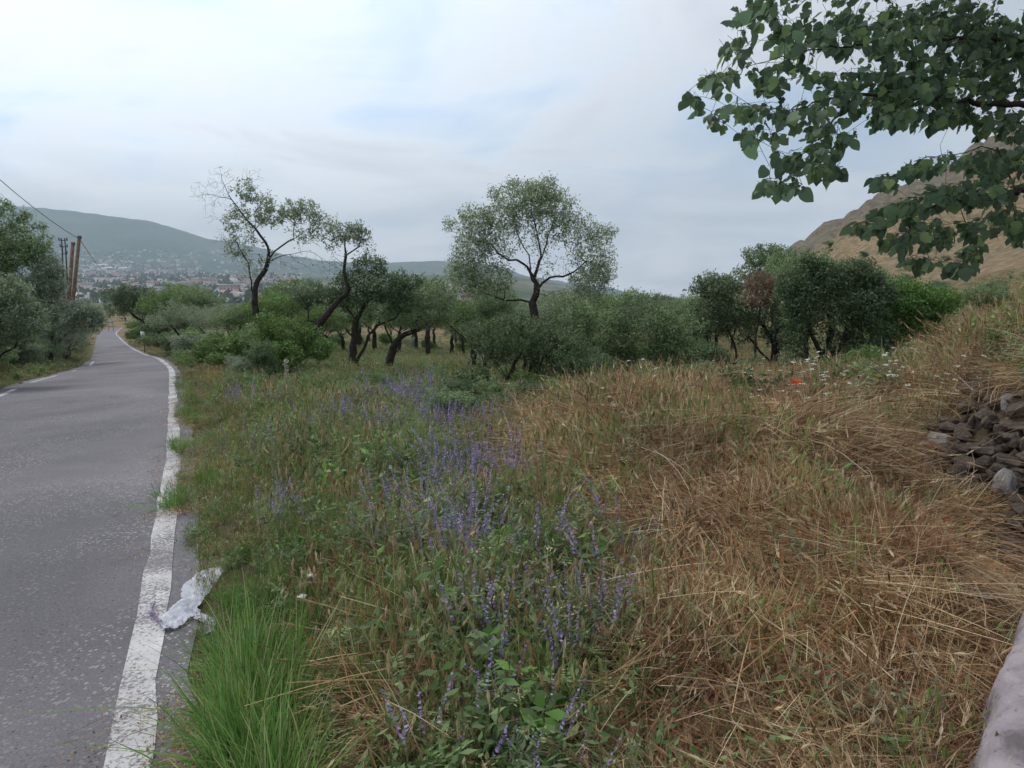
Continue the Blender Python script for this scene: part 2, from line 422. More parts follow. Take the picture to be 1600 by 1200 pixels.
bp = N(t, 'ShaderNodeBump'); bp.inputs['Strength'].default_value = 1.0; bp.inputs['Distance'].default_value = 0.6
L(t, noise(t, pos, 0.7, 8, 0.75), bp.inputs['Height']); L(t, bp.outputs[0], b.inputs['Normal']); L(t, b.outputs[0], out.inputs[0])
# valley and mountains
def far_mat(name, stops, sc):
    m, t, out = mat_new(name)
    g = N(t, 'ShaderNodeNewGeometry'); pos = g.outputs['Position']
    c = ramp(t, noise(t, pos, sc, 9, 0.68), stops)
    c2 = ramp(t, noise(t, pos, sc * 9, 6, 0.7), [(0.35, (0.35, 0.35, 0.35)), (0.65, (1.5, 1.5, 1.5))])
    c = mixc(t, 0.8, c, c2, 'MULTIPLY')
    b = N(t, 'ShaderNodeBsdfPrincipled'); b.inputs['Roughness'].default_value = 1; b.inputs['Specular IOR Level'].default_value = 0.0
    L(t, c, b.inputs['Base Color']); L(t, b.outputs[0], out.inputs[0]); return m
M_VALLEY = far_mat('valley_fields', [(0.36, (0.05, 0.07, 0.04)), (0.5, (0.10, 0.115, 0.065)), (0.62, (0.20, 0.17, 0.11))], 0.0035)
M_MOUNT = far_mat('wooded_mountain', [(0.34, (0.025, 0.05, 0.03)), (0.5, (0.05, 0.08, 0.042)), (0.66, (0.10, 0.12, 0.065))], 0.0022)
# asphalt
def asphalt(name, paint=False):
    m, t, out = mat_new(name)
    g = N(t, 'ShaderNodeNewGeometry'); pos = g.outputs['Position']
    base = ramp(t, noise(t, pos, 0.45, 5, 0.55, 0.4), [(0.3, (0.115, 0.108, 0.117)), (0.7, (0.175, 0.163, 0.172))])
    base = mixc(t, 1.0, base, ramp(t, noise(t, pos, 0.18, 6, 0.65, 1.0), [(0.36, (.78, .78, .79)), (0.6, (1.1, 1.09, 1.08))]), 'MULTIPLY')
    grain = ramp(t, noise(t, pos, 120, 3, 0.7), [(0.3, (0.62, 0.62, 0.62)), (0.7, (1.35, 1.35, 1.35))])
    c = mixc(t, 1.0, base, grain, 'MULTIPLY')
    vo = N(t, 'ShaderNodeTexVoronoi'); vo.inputs['Scale'].default_value = 48; L(t, pos, vo.inputs['Vector'])
    sc_ = N(t, 'ShaderNodeSeparateColor'); L(t, vo.outputs['Color'], sc_.inputs[0])
    chip = mth(t, 'MULTIPLY', mth(t, 'LESS_THAN', vo.outputs['Distance'], 0.42), mth(t, 'GREATER_THAN', sc_.outputs[0], 0.66))
    patch = mth(t, 'MULTIPLY', chip, ramp(t, noise(t, pos, 1.1, 4), [(0.4, (0.15, 0.15, 0.15)), (0.62, (1, 1, 1))]))
    c = mixc(t, mth(t, 'MULTIPLY', patch, 0.75), c, (0.36, 0.34, 0.34))
    dark = mth(t, 'MULTIPLY', mth(t, 'LESS_THAN', vo.outputs['Distance'], 0.3), mth(t, 'LESS_THAN', sc_.outputs[1], 0.08))
    c = mixc(t, mth(t, 'MULTIPLY', dark, 0.8), c, (0.03, 0.028, 0.03))
    # fine cracks
    v2 = N(t, 'ShaderNodeTexVoronoi', feature='DISTANCE_TO_EDGE'); v2.inputs['Scale'].default_value = 0.55
    dm = N(t, 'ShaderNodeVectorMath', operation='MULTIPLY_ADD')
    nn = N(t, 'ShaderNodeTexNoise'); nn.inputs['Scale'].default_value = 3; nn.inputs['Detail'].default_value = 5; L(t, pos, nn.inputs[0])
    L(t, nn.outputs['Color'], dm.inputs[0]); dm.inputs[1].default_value = (0.5, 0.5, 0.5); L(t, pos, dm.inputs[2])
    L(t, dm.outputs[0], v2.inputs['Vector'])
    crk = mth(t, 'MULTIPLY', mth(t, 'LESS_THAN', v2.outputs['Distance'], 0.0022), mth(t, 'GREATER_THAN', noise(t, pos, 0.5, 2), 0.60))
    c = mixc(t, mth(t, 'MULTIPLY', crk, 0.6), c, (0.04, 0.036, 0.04))
    if paint:
        wear = mth(t, 'ADD', noise(t, pos, 55, 5, 0.75), mth(t, 'MULTIPLY', noise(t, pos, 2.3, 4), 0.5))
        wm = ramp(t, wear, [(0.69, (0.0, 0.0, 0.0)), (0.78, (1, 1, 1))])
        pc = ramp(t, noise(t, pos, 5, 4), [(0.3, (0.42, 0.40, 0.40)), (0.7, (0.60, 0.58, 0.57))])
        c = mixc(t, mth(t, 'ADD', mth(t, 'MULTIPLY', wm, 0.85), 0.1), c, pc)
    b = N(t, 'ShaderNodeBsdfPrincipled'); b.inputs['Roughness'].default_value = 0.85; b.inputs['Specular IOR Level'].default_value = 0.3
    L(t, c, b.inputs['Base Color'])
    bp = N(t, 'ShaderNodeBump'); bp.inputs['Strength'].default_value = 0.6; bp.inputs['Distance'].default_value = 0.008
    L(t, noise(t, pos, 90, 3, 0.7), bp.inputs['Height']); L(t, bp.outputs[0], b.inputs['Normal'])
    L(t, b.outputs[0], out.inputs[0])
    return m
M_ASPH = asphalt('worn_asphalt'); M_PAINT = asphalt('worn_line_paint', True)

# ------------------------------------------------------------------ ground sheets (one log-polar grid cut into rings)
azs = np.concatenate([np.linspace(-180, -52, 26)[:-1], np.linspace(-52, 52, 420), np.linspace(52, 180, 26)[1:]])
rs = np.exp(np.linspace(math.log(0.35), math.log(8600), 400))
A, R = np.meshgrid(np.radians(azs), rs)
GX, GY = R * np.sin(A), R * np.cos(A)
GZ = ground_h(GX, GY)
def ring(name, i0, i1, m, crest=False):
    na = len(azs)
    X, Y, Z = GX[i0:i1 + 1], GY[i0:i1 + 1], GZ[i0:i1 + 1]
    V = np.stack([X, Y, Z], -1).reshape(-1, 3)
    k = i1 - i0
    idx = np.arange(k)[:, None] * na + np.arange(na - 1)[None]
    q = np.stack([idx, idx + 1, idx + na + 1, idx + na], -1).reshape(-1, 4)[:, ::-1]
    me = mesh_np(name, V, q, None, m, None, True)
    if crest:
        a = me.attributes.new('crest', 'FLOAT', 'POINT')
        r = np.hypot(X, Y).ravel(); az = np.degrees(np.arctan2(X, Y)).ravel()
        a.data.foreach_set('value', (sst(125, 215, r) * sst(14, 22, az)).astype(np.float32))
    return obj(name, me, kind='structure')
i40 = int(np.searchsorted(rs, 45)); i400 = int(np.searchsorted(rs, 420)); i3k = int(np.searchsorted(rs, 3400))
ring('ground', 0, i40, M_SOIL)
ring('hillside', i40, i400, M_HILL, True)
ring('valley', i400, i3k, M_VALLEY)
ring('mountains', i3k, len(rs) - 1, M_MOUNT)

# ------------------------------------------------------------------ road
def ribbon(name, o0, o1, dz, m, i0=0, i1=None, nx=8, jag0=0.0, jag1=0.0, wob=0.0, seed=0):
    C = REs[i0:i1]; Ln = LEFTN[i0:i1]; n = len(C)
    s = np.concatenate([[0], np.cumsum(np.linalg.norm(np.diff(C, axis=0), axis=1))]) + i0 * .3
    V = []
    for k in range(nx + 1):
        o = o0 + (o1 - o0) * k / nx
        oo = np.full(n, o) + wob * fbm(s / 0.9, s * 0 + 3 + seed, 3, seed)
        if k == 0: oo = oo + jag0 * fbm(s * 3.1, s * 0, 4, 41 + seed)
        if k == nx: oo = oo + jag1 * fbm(s * 3.1, s * 0 + 5, 4, 43 + seed)
        oo = oo - road_taper(np.hypot(C[:, 0], C[:, 1])) * (C[:, 1] > 0) * min(max(o / ROADW, 0), 1)
        p = C + Ln * oo[:, None]
        p[:, 2] = C[:, 2] + dz - 0.012 * np.abs((o - ROADW / 2) / (ROADW / 2)) ** 2 * 1.5
        V.append(p)
    V = np.array(V).transpose(1, 0, 2).reshape(-1, 3)
    idx = np.arange(n - 1)[:, None] * (nx + 1) + np.arange(nx)[None]
    q = np.stack([idx, idx + nx + 1, idx + nx + 2, idx + 1], -1).reshape(-1, 4)[:, ::-1]
    return mesh_np(name, V, q, None, m, None, True)
REs_keep = REs
REs_f = resample(RE, 0.12)
road = obj('road', ribbon('road', -0.30, ROADW + 0.1, 0.02, M_ASPH, nx=25, jag0=0.07, jag1=0.12), kind='structure')
obj('edge_line', ribbon('edge_line', -0.150, 0.0, 0.025, M_PAINT, nx=2, jag0=0.03, jag1=0.03), kind='structure')
# left line is broken by earth and overgrown stretches
dd = np.linalg.norm(REs[:, :2], axis=1) * (REs[:, 1] > 0)
cuts = [(3, 20.6), (22.2, 25.0), (26.6, 27.6), (30, 35)]
for a, b_ in cuts:
    ii = np.where((dd > a) & (dd < b_))[0]
    if len(ii) > 2:
        obj('edge_line', ribbon('edge_line', ROADW - 0.36, ROADW - 0.22, 0.025, M_PAINT, ii[0], ii[-1] + 1, nx=2, jag0=0.02, jag1=0.02, seed=2), kind='structure')

# ------------------------------------------------------------------ trees
def unit(a): return a / (np.linalg.norm(a, axis=-1, keepdims=True) + 1e-9)
class Skel:
    def __init__(s):
        s.p = np.zeros((6000, 3)); s.par = np.full(6000, -1); s.L = np.zeros(6000); s.leaf = np.zeros(6000); s.n = 0
    def add(s, p, par, leaf=0.0):
        i = s.n; s.p[i] = p; s.par[i] = par; s.leaf[i] = leaf
        s.L[i] = 0 if par < 0 else s.L[par] + np.linalg.norm(s.p[i] - s.p[par]); s.n += 1; return i
    def near(s, p, pen=0.0):
        d = np.linalg.norm(s.p[:s.n] - p, axis=1) + pen * s.L[:s.n]
        return int(d.argmin())
def build_skel(limbs, attr, step, pen, rng, droop=0.0, jit=0.12):
    """limbs: list of world polylines; attr: (n,4) points with a leaf density"""
    s = Skel()
    for k, lb in enumerate(limbs):
        lb = resample(np.asarray(lb, float), step)
        if k == 0: cur = s.add(lb[0], -1); start = 1
        else:
            cur = s.near(lb[0]); start = 0 if np.linalg.norm(s.p[cur] - lb[0]) > step * 0.8 else 1
        for p in lb[start:]:
            cur = s.add(p + rng.normal(0, step * jit, 3), cur)
    n0 = s.n
    d = np.array([np.linalg.norm(s.p[:n0] - a[:3], axis=1).min() for a in attr])
    for i in np.argsort(d):
        a = attr[i]; j = s.near(a[:3], pen)
        if s.n > 5900: break
        p0 = s.p[j].copy(); pj = s.par[j]
        tdir = unit(p0 - s.p[pj]) if pj >= 0 else np.array((0, 0, 1.))
        dist = np.linalg.norm(a[:3] - p0)
        if dist < 1e-3: continue
        m = max(1, int(round(dist / step)))
        c = p0 + tdir * dist * 0.35 + np.array((0, 0, 0.12 * dist - droop * dist))
        cur = j
        for k in range(1, m + 1):
            u = k / m
            q = (1 - u) ** 2 * p0 + 2 * u * (1 - u) * c + u * u * a[:3]
            if k < m: q = q + rng.normal(0, step * jit * 1.3, 3)
            cur = s.add(q, cur, a[3])
    return s
def skel_radii(s, rt, rtip):
    n = s.n; cnt = np.zeros(n); ch = np.zeros(n, int)
    for i in range(n - 1, 0, -1):
        if cnt[i] == 0: cnt[i] = 1
        cnt[s.par[i]] += cnt[i]; ch[s.par[i]] += 1
    e = math.log(max(cnt[0], 2)) / math.log(rt / rtip)
    r = rtip * cnt ** (1 / e)
    r = rtip + (r - rtip) * (np.maximum(cnt, 1) / max(cnt[0], 1)) ** 0.16
    lm = max(s.L[:n].max(), 1e-3)
    tp = 1 - 0.6 * np.clip(s.L[:n] / lm * 1.5, 0, 1)
    return np.maximum(r * tp, rtip * 0.8), ch, cnt
def tubes(acc, s, rad_, sel, sides, color):
    """one tapered prism per skeleton edge, child indices in sel"""
    if len(sel) == 0: return
    par = s.par[sel]; p1 = s.p[sel]; p0 = s.p[par]
    best = {}
    for i in range(1, s.n):
        q = s.par[i]
        if q not in best or rad_[i] > rad_[best[q]]: best[q] = i
    main = np.array([best.get(q) == i for q, i in zip(par, sel)])
    d1 = unit(p1 - p0)
    pp = s.par[par]; hasp = pp >= 0
    d0 = np.where((main & hasp)[:, None], unit(p0 - s.p[np.where(hasp, pp, 0)]), d1)
    r1 = rad_[sel]; r0 = np.where(main, rad_[par], np.minimum(rad_[par], r1 * 1.25))
    def frame(d):
        ref = np.tile(np.array((0.31, 0.95, 0.05)), (len(d), 1))
        alt = np.abs((d * ref).sum(1)) > 0.93
        ref[alt] = (0.95, -0.1, 0.3)
        a = unit(np.cross(d, ref)); return a, np.cross(d, a)
    a0, b0 = frame(d0); a1, b1 = frame(d1)
    th = np.arange(sides) * 2 * math.pi / sides
    ct, sn = np.cos(th)[None, :, None], np.sin(th)[None, :, None]
    R0 = p0[:, None] + r0[:, None, None] * (a0[:, None] * ct + b0[:, None] * sn)
    R1 = p1[:, None] + r1[:, None, None] * (a1[:, None] * ct + b1[:, None] * sn)
    V = np.concatenate([R0, R1], 1).reshape(-1, 3)
    k = np.arange(sides); base = np.arange(len(sel))[:, None] * 2 * sides
    q = np.stack([base + k, base + (k + 1) % sides, base + sides + (k + 1) % sides, base + sides + k], -1).reshape(-1, 4)
    acc.add(V, q, color)
def leaf_quads(acc, P0, rng, Ln, Wd, cols, up=0.4, fold=True, hang=0.0):
    n = len(P0)
    if n == 0: return
    d = unit(rng.normal(0, 1, (n, 3)) + np.array((0, 0, -hang)))
    nn = unit(rng.normal(0, 1, (n, 3)) + np.array((0, 0, up * 2)))
    sd = unit(np.cross(d, nn)); nn = np.cross(sd, d)
    l = (Ln * rng.uniform(0.7, 1.3, n))[:, None]; w_ = (Wd * rng.uniform(0.7, 1.3, n))[:, None]
    a = P0; c = P0 + d * l
    m = P0 + d * l * 0.45 - nn * w_ * 0.25
    b = m + sd * w_ * 0.5 + nn * w_ * .2; e = m - sd * w_ * 0.5 + nn * w_ * .2
    V = np.stack([a, b, c, e], 1).reshape(-1, 3)
    q = np.arange(n)[:, None] * 4 + np.arange(4)[None]
    ci = rng.integers(0, len(cols), n)
    C = np.asarray(cols)[ci] * rng.uniform(0.75, 1.3, (n, 1))
    acc.add(V, q, C)
def tree_parts(root, s, rt, rtip, cols, leafn, Ln, Wd, spread, rng, trunk_r, bark=M_BARK, up=0.4, twig_col=(1, 1, 1), hang=0.0, mat=M_LEAF, lthr=3.0):
    R_, ch, cnt = skel_radii(s, rt, rtip); trunk_r = min(trunk_r, rt * 0.5)
    org = s.p[0].copy(); s.p[:s.n] -= org
    idx = np.arange(1, s.n)
    big = idx[R_[idx] > trunk_r]; sm = idx[R_[idx] <= trunk_r]
    a1 = Acc(); tubes(a1, s, R_, big, 9, (1, 1, 1))
    obj('trunk', a1.mesh('trunk', bark, True), root)
    a2 = Acc(); med = sm[R_[sm] > rtip * 2.2]; fine = sm[R_[sm] <= rtip * 2.2]
    tubes(a2, s, R_, med, 5, (1, 1, 1)); tubes(a2, s, R_, fine, 3, (1, 1, 1))
    obj('branches', a2.mesh('branches', bark, True), root, kind='stuff')
    tips = idx[(R_[idx] < rtip * lthr) & (s.leaf[idx] > 0)]
    k = rng.poisson(3.4 * leafn * s.leaf[tips])
    j = np.repeat(tips, k)
    f = rng.uniform(0, 1, (len(j), 1))
    base = s.p[s.par[j]] * (1 - f) + s.p[j] * f
    lp = base + unit(rng.normal(0, 1, (len(j), 3))) * (spread * rng.uniform(0.05, 1, (len(j), 1)) ** 0.8)
    # clump-to-clump colour differences (leaf age), fixed to the branch
    a3 = Acc(); leaf_quads(a3, lp, rng, Ln, Wd, cols, up, hang=hang)
    if len(lp): obj('crown', a3.mesh('crown', mat), root, kind='stuff')
    return org
def blob_attr(blobs, t0, rng, dens=1.0):
    """ellipsoid blobs (u, v, ru, rv, count, leaf[, dt]) in the photograph's frame at depth t0 -> world points"""
    out = []
    for b in blobs:
        u, v, ru, rv, n, lf = b[:6]; dt = b[6] if len(b) > 6 else 0.0
        n = int(n * dens)
        d = unit(rng.normal(0, 1, (n, 3))) * (rng.uniform(0.08, 1, (n, 1)) ** (1 / 2.2))
        rt_ = 0.5 * (ru + rv) / F * t0
        for q in d:
            tt = t0 + dt + q[2] * rt_
            p = P(u + q[0] * ru, v + q[1] * rv, t0 + dt); p = p * 1.0
            p[1] += q[2] * rt_
            out.append((p[0], p[1], p[2], lf))
    return np.array(out)
def limb(t0, pts):
    return [P(q[0], q[1], t0 + (q[2] if len(q) > 2 else 0)) for q in pts]
def hero(name, label, cat, t0, limbs, blobs, rt, rtip=0.0045, cols=None, leafn=4, Ln=0.075, Wd=0.032, spread=0.13, step=0.17, pen=0.12,
         trunk_r=0.03, seed=1, bark=M_BARK, droop=0.0, up=0.4, group=None, hang=0.0, jit=0.12, dens=1.0, lthr=3.0):
    rng = np.random.default_rng(seed)
    lw = [limb(t0, l_) for l_ in limbs]
    g0 = lw[0][0]; gz = ground_h(g0[0], g0[1])[0]
    lw[0][0] = np.array((g0[0], g0[1], min(g0[2], gz - 0.1)))
    if g0[2] > gz + 0.05: lw[0].insert(1, g0)
    s = build_skel(lw, blob_attr(blobs, t0, rng, dens), step, pen, rng, droop, jit)
    root = thing(name, label, cat, tuple(s.p[0]), group)
    tree_parts(root, s, rt, rtip, cols, leafn, Ln, Wd, spread, rng, trunk_r, bark, up, hang=hang, lthr=lthr)
    return root

G_ALM = [(0.177, 0.26, 0.115), (0.248, 0.331, 0.154), (0.145, 0.207, 0.094), (0.31, 0.373, 0.207)]
G_GREY = [(0.225, 0.293, 0.168), (0.315, 0.37, 0.237), (0.18, 0.225, 0.135), (0.383, 0.428, 0.293)]
G_DARK = [(0.115, 0.177, 0.084), (0.156, 0.23, 0.103), (0.093, 0.135, 0.069), (0.208, 0.271, 0.147)]
G_FRESH = [(0.129, 0.223, 0.057), (0.172, 0.287, 0.079), (0.101, 0.172, 0.051), (0.23, 0.316, 0.115)]
G_BRT = [(0.108, 0.216, 0.051), (0.144, 0.273, 0.064), (0.079, 0.159, 0.043), (0.187, 0.287, 0.086)]
G_SILV = [(0.242, 0.284, 0.198), (0.298, 0.348, 0.248), (0.185, 0.234, 0.142), (0.369, 0.412, 0.312)]
G_RED = [(0.282, 0.158, 0.106), (0.229, 0.176, 0.123), (0.176, 0.15, 0.106)]

T1 = 19.0
hero('almond_tree', 'tall thin almond tree with bare grey twigs reaching up on its left side', 'tree', T1,
     [[(398, 580), (401, 520), (398, 470), (394, 455)],
      [(394, 458), (384, 440), (372, 424), (371, 421)],
      [(396, 462), (392, 440), (388, 412), (378, 395), (368, 375)],
      [(398, 468), (402, 440), (415, 420), (420, 395), (408, 368), (390, 348), (375, 330), (362, 312), (345, 308), (325, 303), (310, 308)],
      [(362, 312), (350, 290), (345, 272), (343, 262)],
      [(418, 402), (440, 385), (458, 372), (470, 370)],
      [(416, 412), (438, 400), (460, 396), (480, 392), (500, 402), (505, 412)],
      [(400, 490), (410, 470), (420, 450), (423, 440)],
      [(458, 372), (460, 350), (470, 335)]],
     [(328, 300, 32, 24, 110, 0), (348, 275, 24, 20, 70, 0), (395, 278, 24, 18, 60, 0), (340, 330, 28, 24, 70, 0), (350, 370, 26, 20, 50, 0), (385, 300, 20, 22, 60, 1.0),
      (375, 345, 30, 30, 110, 0.8), (365, 385, 20, 25, 60, 0.7), (400, 400, 30, 35, 70, 0.7), (425, 335, 26, 22, 100, 1.15), (470, 330, 35, 20, 130, 1.1), (480, 365, 32, 20, 70, .5),
      (505, 350, 28, 22, 80, .95), (470, 415, 40, 18, 60, 0.03), (515, 420, 22, 22, 40, 0), (415, 310, 18, 14, 30, .8)],
     0.12, 0.0035, G_GREY, leafn=3.0, Ln=0.075, Wd=0.035, spread=0.12, seed=3, pen=0.08, jit=0.05)
hero('almond_tree', 'almond tree with a dark trunk leaning far over to the right', 'tree', 17.0,
     [[(428, 584), (450, 565), (478, 540), (500, 505), (530, 468), (545, 452), (537, 425), (541, 400), (538, 372), (545, 365)],
      [(480, 500), (482, 488), (472, 465), (455, 447), (440, 440)],
      [(545, 452), (570, 440), (590, 430)], [(541, 400), (560, 385), (565, 370)]],
     [(540, 362, 26, 20, 90, .75), (562, 365, 20, 18, 55, .75), (575, 385, 18, 24, 50, 0.25), (520, 375, 18, 20, 50, 0.6), (520, 410, 20, 22, 30, 0.03), (560, 410, 25, 25, 40, 0.1),
      (575, 440, 30, 18, 60, .45), (460, 450, 35, 14, 60, .75), (500, 470, 20, 14, 20, 0.2)],
     0.15, 0.0045, G_GREY, leafn=2.8, Ln=0.075, Wd=0.035, spread=0.12, seed=4, jit=0.06)
hero('almond_tree', 'dark almond tree with three trunks rising from one base in the open meadow', 'tree', 19.0,
     [[(555, 586), (552, 560), (553, 530), (556, 500), (560, 470)],
      [(552, 578), (546, 555), (548, 535), (553, 510)], [(556, 565), (568, 545), (576, 525), (590, 510), (610, 500)],
      [(556, 500), (540, 480), (525, 478)], [(556, 500), (575, 470), (590, 450)], [(546, 555), (535, 530), (530, 525)]],
     [(555, 450, 45, 30, 260, 1), (600, 445, 45, 28, 260, 1), (530, 470, 30, 22, 110, .8), (575, 415, 30, 20, 110, .9), (630, 470, 35, 24, 160, 1), (590, 490, 40, 14, 60, .6), (640, 440, 25, 15, 60, .9)],
     0.16, 0.0045, G_DARK, leafn=4.0, Ln=0.08, Wd=0.036, spread=0.15, seed=5)
hero('almond_tree', 'spreading almond tree with a short dark trunk standing in yellow meadow grass', 'tree', 22.0,
     [[(603, 578), (610, 560), (614, 540), (606, 520), (600, 505)], [(614, 540), (625, 525), (645, 520), (665, 508)], [(607, 560), (604, 545), (598, 525)]],
     [(640, 480, 40, 26, 200, 1), (680, 460, 35, 28, 180, 1), (660, 500, 40, 18, 110, .9), (610, 495, 25, 20, 80, .8), (700, 490, 22, 20, 60, .9)],
     0.15, 0.0045, G_ALM, leafn=4, Ln=0.08, Wd=0.036, spread=0.16, seed=6)
hero('almond_tree', 'tallest almond tree with a wide airy crown and forked dark limbs against the sky', 'tree', 16.0,
     [[(838, 606), (834, 560), (835, 490), (838, 450), (838, 440)],
      [(838, 442), (830, 425), (815, 412), (795, 405), (778, 395), (762, 378)], [(836, 430), (842, 410), (843, 395), (840, 365), (832, 345), (830, 320)],
      [(843, 405), (852, 392), (856, 370), (865, 345)], [(840, 448), (860, 435), (880, 430), (898, 425), (915, 410)],
      [(830, 425), (825, 400), (812, 375), (805, 350)], [(838, 470), (815, 468), (790, 470)]],
     [(800, 365, 60, 40, 160, .8), (870, 340, 50, 40, 140, .8), (830, 310, 42, 30, 260, 1.1), (790, 335, 45, 30, 240, 1.1), (740, 345, 35, 28, 170, 1.0), (735, 385, 35, 30, 170, .9), (775, 385, 30, 28, 110, .7), (865, 325, 35, 28, 170, 1),
      (900, 355, 38, 28, 170, .8), (940, 365, 22, 16, 60, .9), (915, 395, 35, 28, 140, .6), (925, 440, 38, 32, 260, 1.1), (800, 285, 14, 10, 30, 1), (860, 283, 10, 10, 24, 1), (850, 370, 35, 28, 90, .35), (722, 425, 30, 30, 190, 1.1), (765, 435, 42, 26, 200, 1), (850, 400, 30, 25, 50, .12), (835, 292, 20, 12, 50, 1), (890, 470, 60, 20, 120, .8), (735, 410, 38, 40, 150, .7), (945, 410, 25, 35, 110, .7), (780, 300, 22, 14, 50, .8), (870, 300, 22, 14, 50, .8), (955, 360, 14, 8, 25, .8), (700, 350, 12, 12, 30, .7), (745, 455, 40, 18, 90, .8), (860, 420, 45, 22, 60, .25)],
     0.14, 0.0042, [tuple(c * 1.2 for c in x) for x in G_GREY], leafn=2.5, Ln=0.07, Wd=0.030, spread=0.15, seed=7, pen=0.09)
hero('vine_tangled_tree', 'low gnarled tree tangled with dead vines at the centre of the scrub', 'tree', 11.0,
     [[(812, 640), (818, 610), (828, 580), (832, 555), (822, 530), (812, 515)], [(806, 638), (795, 610), (800, 580), (812, 545), (820, 520), (812, 505)],
      [(800, 620), (780, 600), (760, 592), (735, 590)], [(818, 610), (838, 590), (850, 560), (870, 530)], [(812, 515), (840, 500), (880, 505), (905, 510)], [(812, 505), (790, 500), (765, 510), (745, 530)]],
     [(800, 525, 70, 38, 420, .9), (770, 565, 45, 38, 160, .35), (870, 545, 55, 40, 300, .8), (735, 605, 45, 30, 260, .7), (860, 600, 50, 35, 260, .9), (815, 570, 30, 35, 90, .1), (790, 630, 50, 25, 140, .6), (720, 625, 45, 22, 160, 1)],
     0.12, 0.003, G_DARK + [(0.10, 0.13, 0.04)], leafn=3.2, Ln=0.05, Wd=0.028, spread=0.09, seed=8, step=0.12, pen=0.05, trunk_r=0.025, jit=0.22)
hero('willow_leaved_shrub', 'broad grey-green shrub with upright feathery shoots right of the tangled tree', 'shrub', 12.5,
     [[(985, 625), (1000, 600), (1030, 575), (1060, 570)], [(985, 622), (975, 590), (970, 550), (965, 500)], [(985, 622), (960, 590), (930, 550), (920, 500)], [(990, 615), (1015, 570), (1030, 520), (1040, 480)]],
     [(940, 520, 60, 45, 380, 1), (1010, 520, 65, 42, 420, 1), (1060, 560, 55, 40, 330, 1), (960, 575, 60, 38, 300, .9), (990, 470, 45, 20, 90, 1), (1060, 510, 45, 25, 130, 1), (900, 590, 40, 35, 160, 1), (905, 495, 30, 25, 100, 1)],
     0.09, 0.003, G_ALM + [(0.075, 0.11, 0.06)], leafn=4.5, Ln=0.075, Wd=0.018, spread=0.10, seed=9, step=0.15, up=0.1, pen=0.25)
hero('almond_tree', 'almond tree with a reddish dead patch in its crown, left of the big dark tree', 'tree', 15.0,
     [[(1205, 600), (1208, 570), (1210, 540), (1195, 510), (1180, 490)], [(1160, 590), (1150, 570), (1148, 540), (1140, 520)], [(1155, 588), (1138, 575), (1132, 545)], [(1208, 570), (1190, 550), (1170, 530)]],
     [(1190, 445, 30, 26, 170, 0.12), (1150, 490, 45, 30, 260, .7), (1120, 450, 45, 20, 200, .95), (1165, 520, 45, 22, 170, .25), (1230, 480, 40, 35, 220, .9), (1100, 500, 35, 30, 140, .8), (1225, 520, 35, 28, 130, .8)],
     0.12, 0.004, G_DARK + [(0.085, 0.08, 0.055)], leafn=3.6, Ln=0.075, Wd=0.034, spread=0.13, seed=10, step=0.16)
rr = hero('dead_leaved_branch_shrub', 'rust brown withered almond sapling crown poking out between the green crowns', 'tree', 14.2,
     [[(1185, 598), (1180, 560), (1182, 510), (1188, 470)]], [(1190, 440, 28, 20, 120, 1), (1180, 465, 26, 18, 90, 1)],
     0.04, 0.003, G_RED, leafn=2.4, Ln=0.06, Wd=0.03, spread=0.1, seed=31, step=0.14)
hero('almond_tree', 'biggest dark round-crowned almond tree with a thick trunk behind the dry bank', 'tree', 13.5,
     [[(1287, 606), (1288, 580), (1290, 560), (1294, 545), (1300, 520), (1295, 490)], [(1290, 562), (1310, 545), (1320, 530), (1325, 505)], [(1290, 560), (1275, 540), (1262, 515)],
      [(1286, 585), (1300, 572), (1320, 570)]],
     [(1290, 432, 40, 30, 240, 1), (1345, 425, 35, 22, 200, 1), (1240, 440, 30, 24, 150, 1), (1375, 455, 30, 22, 140, 1), (1265, 410, 22, 14, 70, 1), (1260, 460, 45, 35, 220, 1), (1340, 470, 55, 38, 360, 1), (1300, 490, 60, 35, 240, .8), (1245, 500, 35, 30, 140, .8), (1360, 520, 40, 35, 200, 1), (1240, 540, 25, 30, 90, .8), (1310, 540, 40, 20, 90, .7)],
     0.17, 0.004, G_DARK, leafn=4.2, Ln=0.065, Wd=0.030, spread=0.13, seed=11, step=0.15)
hero('almond_tree', 'higher pale green tree standing behind the dark trees at the foot of the hill', 'tree', 21.0,
     [[(1215, 585), (1212, 520), (1215, 460), (1212, 420)]],
     [(1205, 400, 45, 20, 240, 1), (1190, 430, 45, 25, 220, 1), (1240, 430, 45, 25, 200, 1), (1120, 440, 40, 16, 90, .9)],
     0.13, 0.005, G_ALM, leafn=4, Ln=0.09, Wd=0.04, spread=0.16, seed=12, step=0.2)
hero('leafy_shrub', 'bright green rounded shrub at the right end of the trees below the hill', 'shrub', 14.0,
     [[(1425, 575), (1425, 540), (1420, 500)], [(1425, 560), (1450, 530), (1470, 510)], [(1425, 560), (1400, 530), (1390, 500)]],
     [(1410, 470, 55, 35, 380, 1), (1455, 470, 45, 28, 240, 1), (1400, 520, 50, 30, 220, 1), (1450, 515, 45, 25, 120, 1), (1370, 460, 30, 25, 120, 1)],
     0.08, 0.0035, G_BRT, leafn=4.2, Ln=0.07, Wd=0.035, spread=0.13, seed=13, step=0.15)
